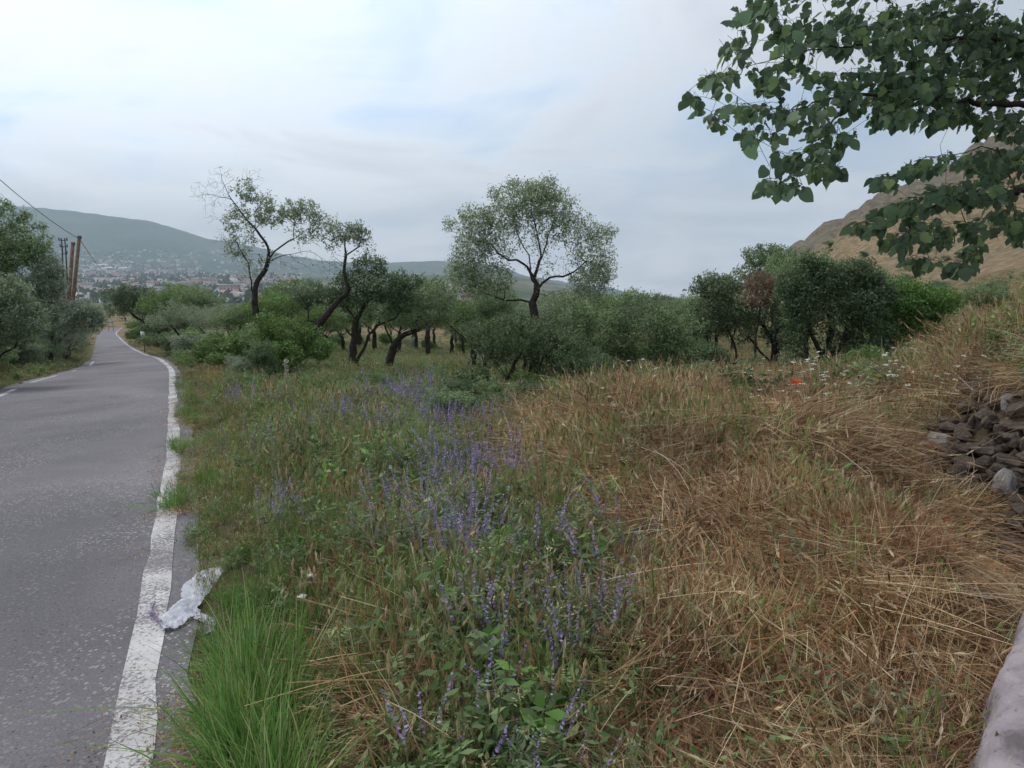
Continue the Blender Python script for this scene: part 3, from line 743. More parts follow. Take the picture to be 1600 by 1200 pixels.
hero('roadside_tree', 'tall leafy tree cut off by the left edge above the grey shrubs', 'tree', 27.0,
     [[(20, 560), (15, 480), (8, 420), (0, 370)], [(8, 425), (40, 400), (60, 395)], [(10, 440), (-30, 400), (-60, 380)]],
     [(0, 370, 45, 38, 330, 1), (30, 400, 40, 25, 260, 1), (-50, 380, 50, 45, 260, 1), (5, 325, 14, 18, 40, .9), (36, 335, 12, 12, 30, .9), (60, 352, 14, 8, 20, .9), (55, 385, 28, 22, 120, 1), (-20, 420, 50, 20, 160, 1)],
     0.2, 0.006, G_ALM, leafn=4.5, Ln=0.10, Wd=0.05, spread=0.2, seed=14, step=0.25)
hero('silvery_shrub', 'tall silver-grey shrub with willow-like leaves below the two wooden poles', 'shrub', 27.0,
     [[(78, 566), (82, 530), (85, 490), (78, 455)], [(80, 545), (110, 515), (130, 490)], [(80, 545), (62, 500), (55, 465)]],
     [(75, 420, 24, 22, 200, 1), (70, 448, 34, 24, 240, 1), (50, 465, 45, 35, 300, 1), (130, 492, 26, 28, 220, 1), (95, 500, 45, 35, 260, 1), (30, 450, 35, 30, 200, 1), (150, 500, 14, 24, 70, 1)],
     0.1, 0.005, G_SILV, leafn=4.5, Ln=0.13, Wd=0.04, spread=0.21, seed=15, step=0.2)
hero('silvery_shrub', 'grey-green shrub at the left edge beside the tall leafy tree', 'shrub', 17.0,
     [[(-20, 600), (-10, 540), (0, 480)], [(-20, 580), (30, 530), (40, 490)]],
     [(0, 460, 45, 32, 300, 1), (35, 500, 35, 35, 260, 1), (-20, 520, 45, 45, 300, 1), (-70, 480, 50, 60, 260, 1)],
     0.1, 0.005, G_SILV + G_ALM, leafn=4.5, Ln=0.09, Wd=0.035, spread=0.16, seed=16, step=0.2)

# generic trees and shrubs, built once per kind and copied with their parts
def proto(name, h, wd, cols, seed, kind, leafn, Ln, Wd, spread, rt, nat, trunk=0.3, step=0.2, lf=1.0, label='', cat='tree'):
    rng = np.random.default_rng(seed)
    nl = 3 if kind == 'tree' else 6
    limbs = [[(0, 0, -0.15), (0.03, 0.02, h * trunk * 0.6), (0.05, -0.04, h * trunk)]] if kind == 'tree' else [[(0, 0, -0.1), (0, 0, 0.1 * h)]]
    top = np.array(limbs[0][-1])
    for k in range(nl):
        a = k * 2 * math.pi / nl + rng.uniform(-.4, .4); r = wd * rng.uniform(0.2, 0.42)
        limbs.append([top, top + np.array((math.cos(a) * r * .5, math.sin(a) * r * .5, h * .18)), np.array((math.cos(a) * r, math.sin(a) * r, h * rng.uniform(.5, .75)))])
    at = []
    nb = 9
    for k in range(nb):
        a = rng.uniform(0, 2 * math.pi); r = wd * 0.5 * rng.uniform(0.1, 0.68)
        z = h * (rng.uniform(0.45, 0.85) if kind == 'tree' else rng.uniform(0.25, 0.78))
        br = wd * rng.uniform(0.15, 0.26)
        m = nat // nb
        d = unit(rng.normal(0, 1, (m, 3))) * rng.uniform(0.1, 1, (m, 1)) ** .45
        q = d * np.array((br, br, br * .75)) + np.array((math.cos(a) * r, math.sin(a) * r, z))
        q = q[q[:, 2] > 0.05 * h]
        at.append(np.hstack([q, np.full((len(q), 1), lf)]))
    s = build_skel(limbs, np.vstack(at), step, 0.12, rng)
    root = thing(name, label, cat, (0, 0, 0))
    tree_parts(root, s, rt, 0.004, cols, leafn, Ln, Wd, spread, rng, 0.035)
    return root
def dup(root, loc, rz, sc, label, group, name=None):
    r = root.copy(); COL.objects.link(r); r.location = loc; r.rotation_euler = (0, 0, rz); r.scale = sc if hasattr(sc, '__len__') else (sc,) * 3
    r['label'] = label
    if group: r['group'] = group
    elif 'group' in r: del r['group']
    for ch in list(root.children):
        c = ch.copy(); COL.objects.link(c); c.parent = r
    return r
PT = [proto('orchard_tree', 3.6, 3.8, G_ALM, 101, 'tree', 4.5, 0.085, 0.04, 0.17, 0.11, 700),
      proto('orchard_tree', 4.0, 4.2, G_DARK, 102, 'tree', 4.5, 0.085, 0.04, 0.17, 0.13, 800),
      proto('orchard_tree', 3.3, 3.6, G_FRESH, 103, 'tree', 4.5, 0.08, 0.038, 0.16, 0.10, 700),
      proto('orchard_tree', 3.8, 3.6, G_GREY, 104, 'tree', 3.5, 0.08, 0.035, 0.17, 0.11, 650)]
PS = [proto('shrub', 1.5, 2.0, G_FRESH, 111, 'shrub', 5.0, 0.06, 0.032, 0.11, 0.03, 700, step=.12, cat='shrub'),
      proto('shrub', 1.6, 2.2, G_DARK, 112, 'shrub', 5.0, 0.06, 0.03, 0.11, 0.03, 700, step=.12, cat='shrub'),
      proto('shrub', 1.5, 2.2, G_SILV, 113, 'shrub', 5.0, 0.065, 0.022, 0.11, 0.03, 700, step=.12, cat='shrub'),
      proto('shrub', 1.4, 1.9, G_ALM, 114, 'shrub', 5.0, 0.065, 0.028, 0.11, 0.03, 650, step=.12, cat='shrub')]
used = set()
def put(pr, u, v, t, hpx, label, group=None, wscale=1.0, rz=None):
    """stand a copy on the ground at the photograph's column u, depth t, so tall that it reaches row v"""
    X = P(u, 500, t); x, y = X[0], X[1]
    for _ in range(14):
        if abs(road_d(x, y)[0][0]) > ROADW / 2 + (0.9 + .035 * t if u < 190 else .9): break
        x += -1.0 if u < 190 else 1.0
    z = ground_h(x, y)[0]
    top = P(u, v, t)[2]
    H = top - z
    base_h_ = {id(p): h for p, h in zip(PT + PS, (3.6, 4.0, 3.3, 3.8, 1.5, 1.6, 1.5, 1.4))}[id(pr)]
    sc = max(0.15, H / (base_h_ * 0.98))
    k = pr.name
    if k not in used:
        used.add(k); r = pr; r.location = (x, y, z); r.rotation_euler = (0, 0, rz if rz is not None else random.uniform(0, 6.28))
        r.scale = (sc * wscale, sc * wscale, sc); r['label'] = label
        if group: r['group'] = group
    else:
        r = dup(pr, (x, y, z), rz if rz is not None else random.uniform(0, 6.28), (sc * wscale, sc * wscale, sc), label, group)
    return r
# named single ones (u, top row v, depth, kind, label)
S = [
 (PS[1], 238, 487, 36, 'dense dark round bush on the right verge where the road bends', 1.3),
 (PT[3], 820, 478, 15.0, 'grey-green leafy tree wrapping the trunk of the tallest almond', 1.0),
 (PT[0], 895, 470, 15.5, 'bushy tree right of the trunk of the tallest almond', 1.0),
 (PT[1], 755, 485, 14.5, 'dark bushy tree left of the trunk of the tallest almond', .9),
 (PT[3], 985, 448, 15.5, 'ragged grey-green tree top rising over the feathery shrub', 1.0),
 (PT[1], 1115, 455, 17.0, 'dark tree at the left end of the right-hand tree group', .9),
 (PS[1], 1120, 545, 12.6, 'dark bush in the shade at the left of the reddish tree', 1.2),
 (PS[3], 1172, 560, 12.2, 'olive bush under the reddish dead patch', 1.0),
 (PS[1], 1232, 560, 12.4, 'dark bush left of the big dark trunk', .9),
 (PS[0], 1345, 545, 12.0, 'green bush right of the big dark trunk', 1.1),
 (PT[0], 1262, 392, 18.5, 'uneven green tree top above the biggest dark crown', .8),
 (PT[3], 1330, 402, 17.0, 'grey-green tree top right above the biggest dark crown', .8),
 (PT[1], 1385, 440, 15.5, 'dark tree between the biggest crown and the bright shrub', .9),
 (PT[2], 1460, 448, 17.5, 'pale fresh tree behind the right end of the bright shrub', .9),
 (PS[3], 700, 606, 9.2, 'low olive bush at the very edge of the purple flowers', 1.3),
 (PS[1], 765, 618, 9.1, 'squat dark bush under the dead vines', 1.3),
 (PS[1], 835, 606, 9.2, 'dark bush in front of the thickest tangled trunk', 1.3),
 (PS[3], 895, 600, 9.4, 'olive bush at the lower right of the tangled tree', 1.2),
 (PS[1], 1010, 582, 10.2, 'dark low bush at the foot of the feathery shrub', 1.3),
 (PS[3], 1075, 566, 11.0, 'olive bush at the right end of the feathery shrub', 1.2),
 (PS[1], 722, 598, 9.9, 'dense dark bush left of the tangled trunks, nearest the purple flowers', 1.3),
 (PS[3], 785, 590, 9.9, 'olive bush right in front of the tangled trunks', 1.1),
 (PS[0], 850, 585, 10.2, 'leafy green bush at the right foot of the tangled tree', 1.2),
 (PS[1], 905, 560, 10.6, 'dark bush between the tangled tree and the feathery shrub', 1.1),
 (PS[3], 960, 580, 11.0, 'low olive bush before the feathery shrub', 1.2),
 (PS[3], 440, 505, 17.5, 'rounded leafy bush just behind the foot of the leaning trunk', 1.2),
 (PS[0], 395, 500, 19.5, 'green bush hiding the foot of the tall thin almond', 1.0),
 (PS[0], 455, 492, 16.2, 'light green bush in front of the leaning almond trunk', 1.0),
 (PS[1], 405, 535, 15.0, 'dark blue-green bush hugging the foot of the leaning tree', .9),
 (PS[2], 372, 560, 15.5, 'low grey-green bush left of the leaning tree foot', 1.2),
 (PS[0], 330, 525, 19.0, 'wide low bush between the sapling and the leaning tree', 1.5),
 (PS[3], 385, 520, 22.0, 'olive green bush below the tall thin almond', 1.2),
 (PS[0], -30, 480, 16.0, 'yellow-green bush overhanging the left side of the road', 1.3),
 (PS[1], 5, 505, 19.0, 'dark leafy bush over the broken left line', 1.2),
 (PS[2], -110, 545, 15.5, 'low silvery bush creeping onto the left road line', 1.3),
 (PS[2], -260, 530, 14.0, 'silvery bush leaning over the left road edge', 1.2),
 (PS[0], 85, 510, 28.0, 'green bush left of the road just before the dip', 1.2),
 (PS[3], 55, 540, 24.0, 'short weedy bush standing on the left road edge', 1.1),
 (PS[2], 84, 485, 31.0, 'pale bush left of the road behind the dip', 1.3),
 (PT[1], 225, 432, 62, 'broad dark tree above the road bend', 1.2),
 (PT[3], 178, 462, 75, 'grey-green tree over the end of the road', 1.4),
 (PT[0], 285, 468, 48, 'mid green tree right of the round roadside bush', 1.2),
 (PT[3], 335, 470, 38, 'grey twiggy tree behind the sapling', 1.1),
 (PT[2], 470, 440, 36, 'tree seen under the arch of the leaning trunk', 1.0),
 (PT[1], 485, 425, 30, 'dark tree behind the fork of the leaning almond', .9),
 (PT[2], 500, 480, 27, 'small pale green tree right behind the leaning trunk', 1.0),
 (PT[0], 760, 440, 27, 'tree left behind the tall airy almond', .9),
 (PT[2], 740, 470, 24, 'fresh green tree at the right end of the meadow clearing', 1.1),
 (PT[1], 775, 440, 20, 'dark tree close behind the tangled low tree', .9),
 (PT[3], 668, 420, 40, 'feathery grey-green tree top above the meadow clearing', 1.0),
 (PS[1], 930, 545, 11.3, 'dark leafy bush at the right foot of the tangled tree', 1.0),
 (PS[3], 880, 590, 10.6, 'small dense bush right of the tangled trunks', 1.1),
 (PS[1], 690, 612, 10.8, 'low dark bush left of the tangled trunks', 1.3),
 (PS[0], 600, 590, 12.5, 'low bright green weeds bush in front of the three trunk tree', 1.6),
 (PS[0], 1370, 560, 10.5, 'fresh green bush at the right foot of the big dark tree', 1.3),
 (PS[1], 1100, 540, 13.0, 'dark bush filling the gap before the reddish tree', 1.2),
 (PS[0], 1030, 575, 10.6, 'short leafy bush rising behind the dry crest', 1.0),
 (PT[1], 1400, 420, 20, 'dark tree behind the bright shrub below the hill', 1.0),
 (PT[2], 1345, 425, 24, 'pale tree behind the biggest dark crown', 1.2),
 (PS[3], 1545, 440, 19, 'grey-green bush at the top of the dry bank by the hill foot', 1.2),
 (PT[0], 1050, 470, 28, 'green tree between the feathery shrub and the reddish tree', 1.1),
 (PT[3], 870, 455, 26, 'grey-green tree right behind the tall airy almond', 1.1),
 (PT[0], -190, 420, 34, 'roadside tree beyond the left edge of the shrubs', 1.1),
]
for pr, u, v, t_, lb, ws in S: put(pr, u, v, t_, 0, lb, None, ws)
# the belt of orchard trees behind the meadow, nothing tells these apart
rb = np.random.default_rng(5)
belt = []
for u in np.arange(255, 1210, 30):
    belt.append((u + rb.uniform(-12, 12), 455 + rb.uniform(-10, 26), rb.uniform(40, 62)))
for u in np.arange(270, 1160, 34):
    belt.append((u + rb.uniform(-14, 14), 470 + rb.uniform(-10, 22), rb.uniform(28, 38)) if not 545 < u < 720 else (u, 478 + rb.uniform(-8, 10), rb.uniform(66, 76)))
for u in np.arange(-60, 200, 34):
    belt.append((u + rb.uniform(-10, 10), 472 + rb.uniform(-14, 10), rb.uniform(45, 80)))
MARKS = [(-400, 'beyond the left thicket'), (60, 'behind the two wooden poles'), (130, 'over the thicket right of the poles'), (190, 'above the end of the road'), (270, 'right of the road bend'), (330, 'behind the slim sapling'), (390, 'behind the tall thin almond'), (440, 'right of the tall thin almond trunk'),
         (490, 'behind the leaning trunk'), (540, 'left of the three trunk tree'), (590, 'behind the three trunk tree'), (640, 'behind the spreading tree of the meadow'), (700, 'at the right end of the clearing'), (750, 'left of the tallest almond'), (800, 'behind the vine tangled tree'),
         (850, 'right behind the tallest almond'), (910, 'right of the tallest almond'), (980, 'behind the feathery shrub'), (1040, 'right of the feathery shrub'), (1100, 'below the gap of open sky'), (1160, 'behind the half dead almond')]
def near_mark(u): return [m for a, m in MARKS if a <= u + 30][-1]
KN = ['mid green', 'dark green', 'fresh yellow-green', 'grey-green']
for u, v, t_ in belt:
    k_ = int(rb.integers(0, 4)); row = 'back row' if t_ > 39 else 'front row'
    put(PT[k_], u, v, t_, 0, KN[k_] + ' orchard tree in the ' + row + ', ' + near_mark(u), 'orchard trees of the belt behind the meadow', rb.uniform(1.0, 1.35))
# scrub along the foot of the belt and along the left verge
for i in range(34):
    u = rb.uniform(265, 1150); t_ = rb.uniform(24, 40)
    if 470 < u < 780: t_ = rb.uniform(52, 64)
    k_ = int(rb.integers(0, 4))
    put(PS[k_], u, 540 - rb.uniform(0, 22), t_, 0, ('fresh green', 'dark', 'silvery', 'olive')[k_] + ' scrub bush among the trunks, ' + near_mark(u), 'scrub bushes among the orchard trees', rb.uniform(1, 1.5))
for i in range(44):
    k = rb.uniform(13, 70); j = int(np.searchsorted(dd[:], k)) if False else int(np.argmin(np.abs(dd - k)))
    q = REs[j] + LEFTN[j] * (ROADW - road_taper(np.array(k)) + rb.uniform(1.5, 5.0)); z = ground_h(q[0], q[1])[0]
    sc = rb.uniform(0.7, 1.3) * (1 + .012 * k)
    k_ = int(rb.integers(0, 4))
    dup(PS[k_], (q[0], q[1], z - .05), rb.uniform(0, 6.28), (sc * 1.2, sc * 1.2, sc), ('fresh green', 'dark', 'silvery', 'olive')[k_] + (' big' if sc > 1 else ' small') + ' bush left of the road, ' + ('nearest part of the thicket' if k < 18 else 'below the silvery shrub' if k < 26 else 'below the poles' if k < 36 else 'by the far bend'), 'bushes of the thicket left of the road')
# low bushes right along the left edge, and trees closing the view where the road ends
for i, k in enumerate(np.concatenate([np.linspace(15, 34, 15), np.linspace(37, 95, 16)])):
    j = int(np.argmin(np.abs(dd - k))); q = REs[j] + LEFTN[j] * (ROADW - float(road_taper(np.array(k))) + 1.05 + rb.uniform(0, .7) + .012 * k)
    sc = rb.uniform(.55, .85) * (1 + .01 * k); k_ = int(rb.choice([0, 1, 2, 2, 3]))
    dup(PS[k_], (q[0], q[1], ground_h(q[0], q[1])[0] - .05), rb.uniform(0, 6.28), (sc, sc, sc), 'low ' + ('fresh green', 'dark', 'silvery', 'olive')[k_] + ' bush right on the left road edge, ' + ('before the dip' if k < 20 else 'at the dip' if k < 29 else 'below the poles' if k < 45 else 'on the far straight'), 'bushes of the thicket left of the road')
for u, v, t_, k_, lb in ((150, 488, 165, 1, 'dark tree left of the teal sign where the road ends'), (172, 482, 185, 0, 'green tree right behind the teal sign'), (196, 484, 170, 1, 'dark tree right of the teal sign at the road end'), (215, 478, 150, 3, 'grey-green tree on the far right verge'), (238, 474, 120, 0, 'green tree above the pale marker board'),
                         (128, 480, 140, 3, 'grey-green tree on the far left verge'), (255, 470, 100, 1, 'dark tree behind the round roadside bush'), (222, 500, 75, 2, 'fresh green tree on the inside of the road bend'), (160, 478, 230, 1, 'farthest dark tree above the end of the road'), (185, 476, 240, 3, 'farthest grey-green tree above the end of the road')):
    put(PT[k_], u, v, t_, 0, lb, None, 1.6)
for u, v, t_, k_, lb in ((228, 508, 50, 1, 'dark bush behind the marker board'), (248, 515, 42, 3, 'olive bush on the right verge after the bend'), (214, 510, 66, 0, 'green bush far along the right verge'), (275, 510, 33, 3, 'olive bush between the bend and the sapling')):
    put(PS[k_], u, v, t_, 0, lb, None, 1.3)
# bushes on the dry hill
for u, v, t_, s_, lb in ((1548, 462, 42, 1.1, 'round grey-green bush alone on the lower dry slope'), (1563, 365, 125, 2.2, 'dark bush high on the dry slope'),
                      (1295, 397, 150, 1.2, 'flat dark bush on the slope just below the rocky crest'), (1420, 425, 80, 1.2, 'small bush on the slope above the bright shrub')):
    X = P(u, v, t_); z = ground_h(X[0], X[1])[0]
    # slide along the view ray to the slope
    for k in range(60):
        tt = 30 + k * 4; X = P(u, v, tt)
        if ground_h(X[0], X[1])[0] > X[2]: break
    z = ground_h(X[0], X[1])[0]
    dup(PS[3], (X[0], X[1], z - 0.1), 1.3 * k, (s_ * tt / 150 * 1.5, s_ * tt / 150 * 1.5, s_ * tt / 150), lb, None)
for i in range(30):
    tt = rb.uniform(60, 185); az_ = rad(rb.uniform(24, 42)); x, y = tt * math.sin(az_), tt * math.cos(az_)
    s_ = rb.uniform(.5, 1.2)
    k_ = int(rb.integers(1, 4))
    dup(PS[k_], (x, y, ground_h(x, y)[0] - .1), rb.uniform(0, 6), (s_, s_, s_ * .7), ('big ' if s_ > 1 else 'mid-sized ' if s_ > .75 else 'tiny ') + ('dark', 'silvery', 'olive')[k_ - 1] + ' shrub on the ' + ('lower' if tt < 90 else 'middle' if tt < 130 else 'upper') + ' dry hillside, ' + ('at its left end' if az_ < rad(29) else 'in its middle part' if az_ < rad(36) else 'at its right end'), 'small shrubs scattered on the dry hillside')

# ------------------------------------------------------------------ ground cover prototypes (instanced as uncountable stuff)
def strips(acc, base, d0, length, width, bend, cols, segs=3, rng=RNG, tipw=0.1):
    """blades: base (n,3), unit start direction d0, bend vector (n,3) added with s^2"""
    n = len(base)
    side = unit(np.cross(d0, unit(rng.normal(0, 1, (n, 3)))))
    s = np.linspace(0, 1, segs + 1)
    pts = base[:, None] + d0[:, None] * (length[:, None, None] * s[None, :, None]) + bend[:, None] * (s ** 2)[None, :, None]
    wd = width[:, None] * (1 - (1 - tipw) * s[None] ** 1.5)
    Lp = pts - side[:, None] * wd[..., None] / 2; Rp = pts + side[:, None] * wd[..., None] / 2
    V = np.stack([Lp, Rp], 2).reshape(-1, 3)
    b = np.arange(n)[:, None] * 2 * (segs + 1) + np.arange(segs)[None] * 2
    q = np.stack([b, b + 1, b + 3, b + 2], -1).reshape(-1, 4)
    acc.add(V, q, np.repeat(cols, segs, axis=0))
    return pts
def pick(cols, n, rng, jit=0.2):
    c = np.asarray(cols)[rng.integers(0, len(cols), n)]
    return c * rng.uniform(1 - jit, 1 + jit, (n, 1))
def dirs(n, rng, tilt, lean=(0, 0)):
    a = rng.uniform(0, 2 * math.pi, n); tl = np.abs(rng.normal(0, tilt, n))
    d = np.stack([np.sin(tl) * np.cos(a) + lean[0], np.sin(tl) * np.sin(a) + lean[1], np.cos(tl)], 1)
    return unit(d)
def ears(acc, tip, d, rng, ln, awn, cols, n_awn=9):
    """bristly grass heads at the stalk tips"""
    n = len(tip)
    if n == 0: return
    c = pick(cols, n, rng, .15)
    # spindle body
    sd = unit(np.cross(d, rng.normal(0, 1, (n, 3)))); sd2 = np.cross(d, sd)
    for s_ in (sd, sd2):
        a = tip; m = tip + d * ln * 0.4; e = tip + d * ln
        V = np.stack([a, m + s_ * ln * .11, e, m - s_ * ln * .11], 1).reshape(-1, 3)
        acc.add(V, np.arange(n)[:, None] * 4 + np.arange(4)[None], c)
    k = n_awn
    f = rng.uniform(0.0, 1.0, (n, k, 1))
    p = tip[:, None] + d[:, None] * ln * f
    ad = unit(d[:, None] + rng.normal(0, 0.22, (n, k, 3)))
    w_ = unit(np.cross(ad, rng.normal(0, 1, (n, k, 3)))) * 0.0011
    V = np.stack([p - w_, p + w_, p + ad * awn * rng.uniform(.6, 1.1, (n, k, 1))], 2).reshape(-1, 3)
    acc.add(V, np.arange(n * k)[:, None] * 3 + np.arange(3)[None], np.repeat(c, k, axis=0) * 1.1)
STRAW = [(0.41, 0.27, 0.145), (0.50, 0.36, 0.21), (0.32, 0.195, 0.105), (0.64, 0.52, 0.35), (0.19, 0.11, 0.06)]
RUST = [(0.34, 0.17, 0.09), (0.40, 0.21, 0.11), (0.20, 0.10, 0.055), (0.44, 0.26, 0.145)]
YG = [(0.30, 0.34, 0.13), (0.40, 0.40, 0.19), (0.24, 0.30, 0.10), (0.50, 0.46, 0.27)]
GRN = [(0.12, 0.235, 0.05), (0.165, 0.29, 0.07), (0.085, 0.17, 0.04), (0.22, 0.34, 0.11)]
VET = [(0.14, 0.22, 0.085), (0.18, 0.27, 0.11), (0.10, 0.165, 0.065), (0.23, 0.30, 0.14)]
OLV = [(0.20, 0.24, 0.13), (0.16, 0.20, 0.11), (0.27, 0.29, 0.18)]
PUR = [(0.33, 0.21, 0.52), (0.42, 0.30, 0.62), (0.26, 0.17, 0.43), (0.50, 0.41, 0.66)]

def p_dry(seed, cols, tilt=0.55, n=46, h=0.42, r=0.13, lean=(0, 0), ear=0.35, earcols=STRAW, tangled=14):
    rng = np.random.default_rng(seed); a = Acc()
    b = np.zeros((n, 3)); b[:, :2] = rng.normal(0, r * .5, (n, 2)); b[:, 2] = -0.02
    d = dirs(n, rng, tilt, lean); ln = h * rng.uniform(0.55, 1.15, n)
    bend = d * np.array((1, 1, 0)) * rng.uniform(0.1, 0.5, (n, 1)) * h + np.array((0, 0, -1)) * rng.uniform(0.03, 0.4, (n, 1)) * h
    pts = strips(a, b, d, ln, rng.uniform(0.0022, 0.0045, n), bend, pick(cols, n, rng), 4, rng, .5)
    k = rng.uniform(0, 1, n) < ear
    dd_ = unit(pts[:, -1] - pts[:, -2])
    ears(a, pts[k, -1], dd_[k], rng, 0.05, 0.055, earcols, 7)
    # collapsed straw lying through the tuft
    m = tangled
    b = np.stack([rng.uniform(-.16, .16, m), rng.uniform(-.16, .16, m), rng.uniform(0.02, h * .55, m)], 1)
    d = unit(rng.normal(0, 1, (m, 3)) * np.array((1, 1, .3))); ln = rng.uniform(.12, .34, m)
    strips(a, b, d, ln, rng.uniform(.002, .004, m), np.array((0, 0, -1)) * rng.uniform(0, .06, (m, 1)), pick(cols, m, rng), 2, rng, .6)
    return a
def p_green(seed, cols, n=60, h=0.42, tilt=0.35, w0=0.0045, r=.08, droop=.5):
    rng = np.random.default_rng(seed); a = Acc()
    b = np.zeros((n, 3)); b[:, :2] = rng.normal(0, r * .6, (n, 2)); b[:, 2] = -.02
    d = dirs(n, rng, tilt); ln = h * rng.uniform(.45, 1.15, n)
    bend = d * np.array((1, 1, 0)) * rng.uniform(.2, .9, (n, 1)) * h * .7 - np.array((0, 0, 1)) * rng.uniform(.02, droop, (n, 1)) * h * .6
    strips(a, b, d, ln, rng.uniform(w0 * .7, w0 * 1.3, n), bend, pick(cols, n, rng, .25), 4, rng, .12)
    return a
def p_barley(seed, cols, earcols, n=26, h=0.42, tilt=.28, lean=(0, 0)):
    rng = np.random.default_rng(seed); a = Acc()
    b = np.zeros((n, 3)); b[:, :2] = rng.normal(0, .07, (n, 2)); b[:, 2] = -.02
    d = dirs(n, rng, tilt, lean); ln = h * rng.uniform(.6, 1.1, n)
    bend = d * np.array((1, 1, 0)) * rng.uniform(.1, .5, (n, 1)) * h * .6 - np.array((0, 0, 1)) * rng.uniform(.0, .12, (n, 1)) * h
    pts = strips(a, b, d, ln, rng.uniform(.002, .0035, n), bend, pick(cols, n, rng), 4, rng, .6)
    dd_ = unit(pts[:, -1] - pts[:, -2] + np.array((0, 0, -.25)))
    k = rng.uniform(0, 1, n) < .75
    ears(a, pts[k, -1], dd_[k], rng, .055, .06, earcols, 10)
    m = 22; b = np.zeros((m, 3)); b[:, :2] = rng.normal(0, .07, (m, 2)); d = dirs(m, rng, .7)
    strips(a, b, d, rng.uniform(.1, .28, m), rng.uniform(.003, .006, m), np.array((0, 0, -1)) * rng.uniform(.02, .14, (m, 1)), pick(cols, m, rng), 3, rng, .1)
    return a
def leaflets(a, pts, rng, L_, W_, cols, pairs=7, jit=.3):
    n = len(pts); f = np.linspace(.15, 1, pairs)[None, :, None]
    segs = pts.shape[1] - 1
    idx = np.clip((f[0, :, 0] * segs).astype(int), 0, segs - 1); fr = (f[0, :, 0] * segs - idx)[None, :, None]
    p = pts[:, idx] * (1 - fr) + pts[:, idx + 1] * fr; tg = unit(pts[:, idx + 1] - pts[:, idx])
    up = unit(rng.normal(0, .5, (n, 1, 3)) + np.array((0, 0, 1)))
    sd = unit(np.cross(tg, up))
    for sg in (-1, 1):
        dv = unit(sd * sg + tg * .35 + rng.normal(0, jit, p.shape))
        wv = unit(np.cross(dv, up + rng.normal(0, jit, p.shape))) * W_ / 2
        V = np.stack([p, p + dv * L_ * .5 + wv, p + dv * L_, p + dv * L_ * .5 - wv], 2).reshape(-1, 3)
        m = n * pairs
        a.add(V, np.arange(m)[:, None] * 4 + np.arange(4)[None], pick(cols, m, rng, .25))
def p_vetch(seed, cols, n=16, h=.32, spike=0, sc=PUR):
    rng = np.random.default_rng(seed); a = Acc()
    b = np.stack([rng.uniform(-.14, .14, n), rng.uniform(-.14, .14, n), np.zeros(n)], 1)
    d = dirs(n, rng, .6); ln = rng.uniform(.5, 1.1, n) * h
    bend = rng.normal(0, .07, (n, 3)) - np.array((0, 0, .05))
    pts = strips(a, b, d, ln, np.full(n, .002), bend, pick(cols, n, rng), 4, rng, .6)
    # side leaves with paired leaflets
    k = 3
    i = np.repeat(np.arange(n), k); j = rng.integers(1, 5, n * k)
    lb = pts[i, j]; ld = unit(rng.normal(0, 1, (n * k, 3)) + np.array((0, 0, .5)))
    lp = strips(a, lb, ld, rng.uniform(.06, .11, n * k), np.full(n * k, .0012), np.array((0, 0, -.02)) * np.ones((n * k, 1)), pick(cols, n * k, rng), 2, rng, .5)
    leaflets(a, lp, rng, .019, .0065, cols, 6)
    leaflets(a, pts, rng, .022, .008, cols, 7)
    if spike: flower_spikes(a, rng, spike, h, .12, sc)
    return a
def flower_spikes(a, rng, n, h, r, cols):
    b = np.stack([rng.uniform(-r, r, n), rng.uniform(-r, r, n), np.zeros(n)], 1)
    d = dirs(n, rng, .3); ln = h * rng.uniform(.85, 1.35, n)
    pts = strips(a, b, d, ln, np.full(n, .002), rng.normal(0, .03, (n, 3)), pick(VET, n, rng), 5, rng, .7)
    fl = 16
    for q in range(n):
        f = np.linspace(.62, 1.0, fl); x = f * 5; i = np.minimum(x.astype(int), 4); fr = (x - i)[:, None]
        p = pts[q, i] * (1 - fr) + pts[q, i + 1] * fr
        sidev = unit(rng.normal(0, 1, 3) * np.array((1, 1, .2)))
        dv = unit(sidev + rng.normal(0, .45, (fl, 3)) + np.array((0, 0, -.25)))
        wv = unit(np.cross(dv, rng.normal(0, 1, (fl, 3)))) * .0045
        L_ = .015 * (1.15 - .5 * (f - .62) / .38)[:, None]
        V = np.stack([p, p + dv * L_ * .5 + wv, p + dv * L_, p + dv * L_ * .5 - wv], 1).reshape(-1, 3)
        a.add(V, np.arange(fl)[:, None] * 4 + np.arange(4)[None], pick(cols, fl, rng, .2))
def p_spikes(seed, n=5, h=.36, r=.1, cols=PUR):
    rng = np.random.default_rng(seed); a = Acc(); flower_spikes(a, rng, n, h, r, cols); return a
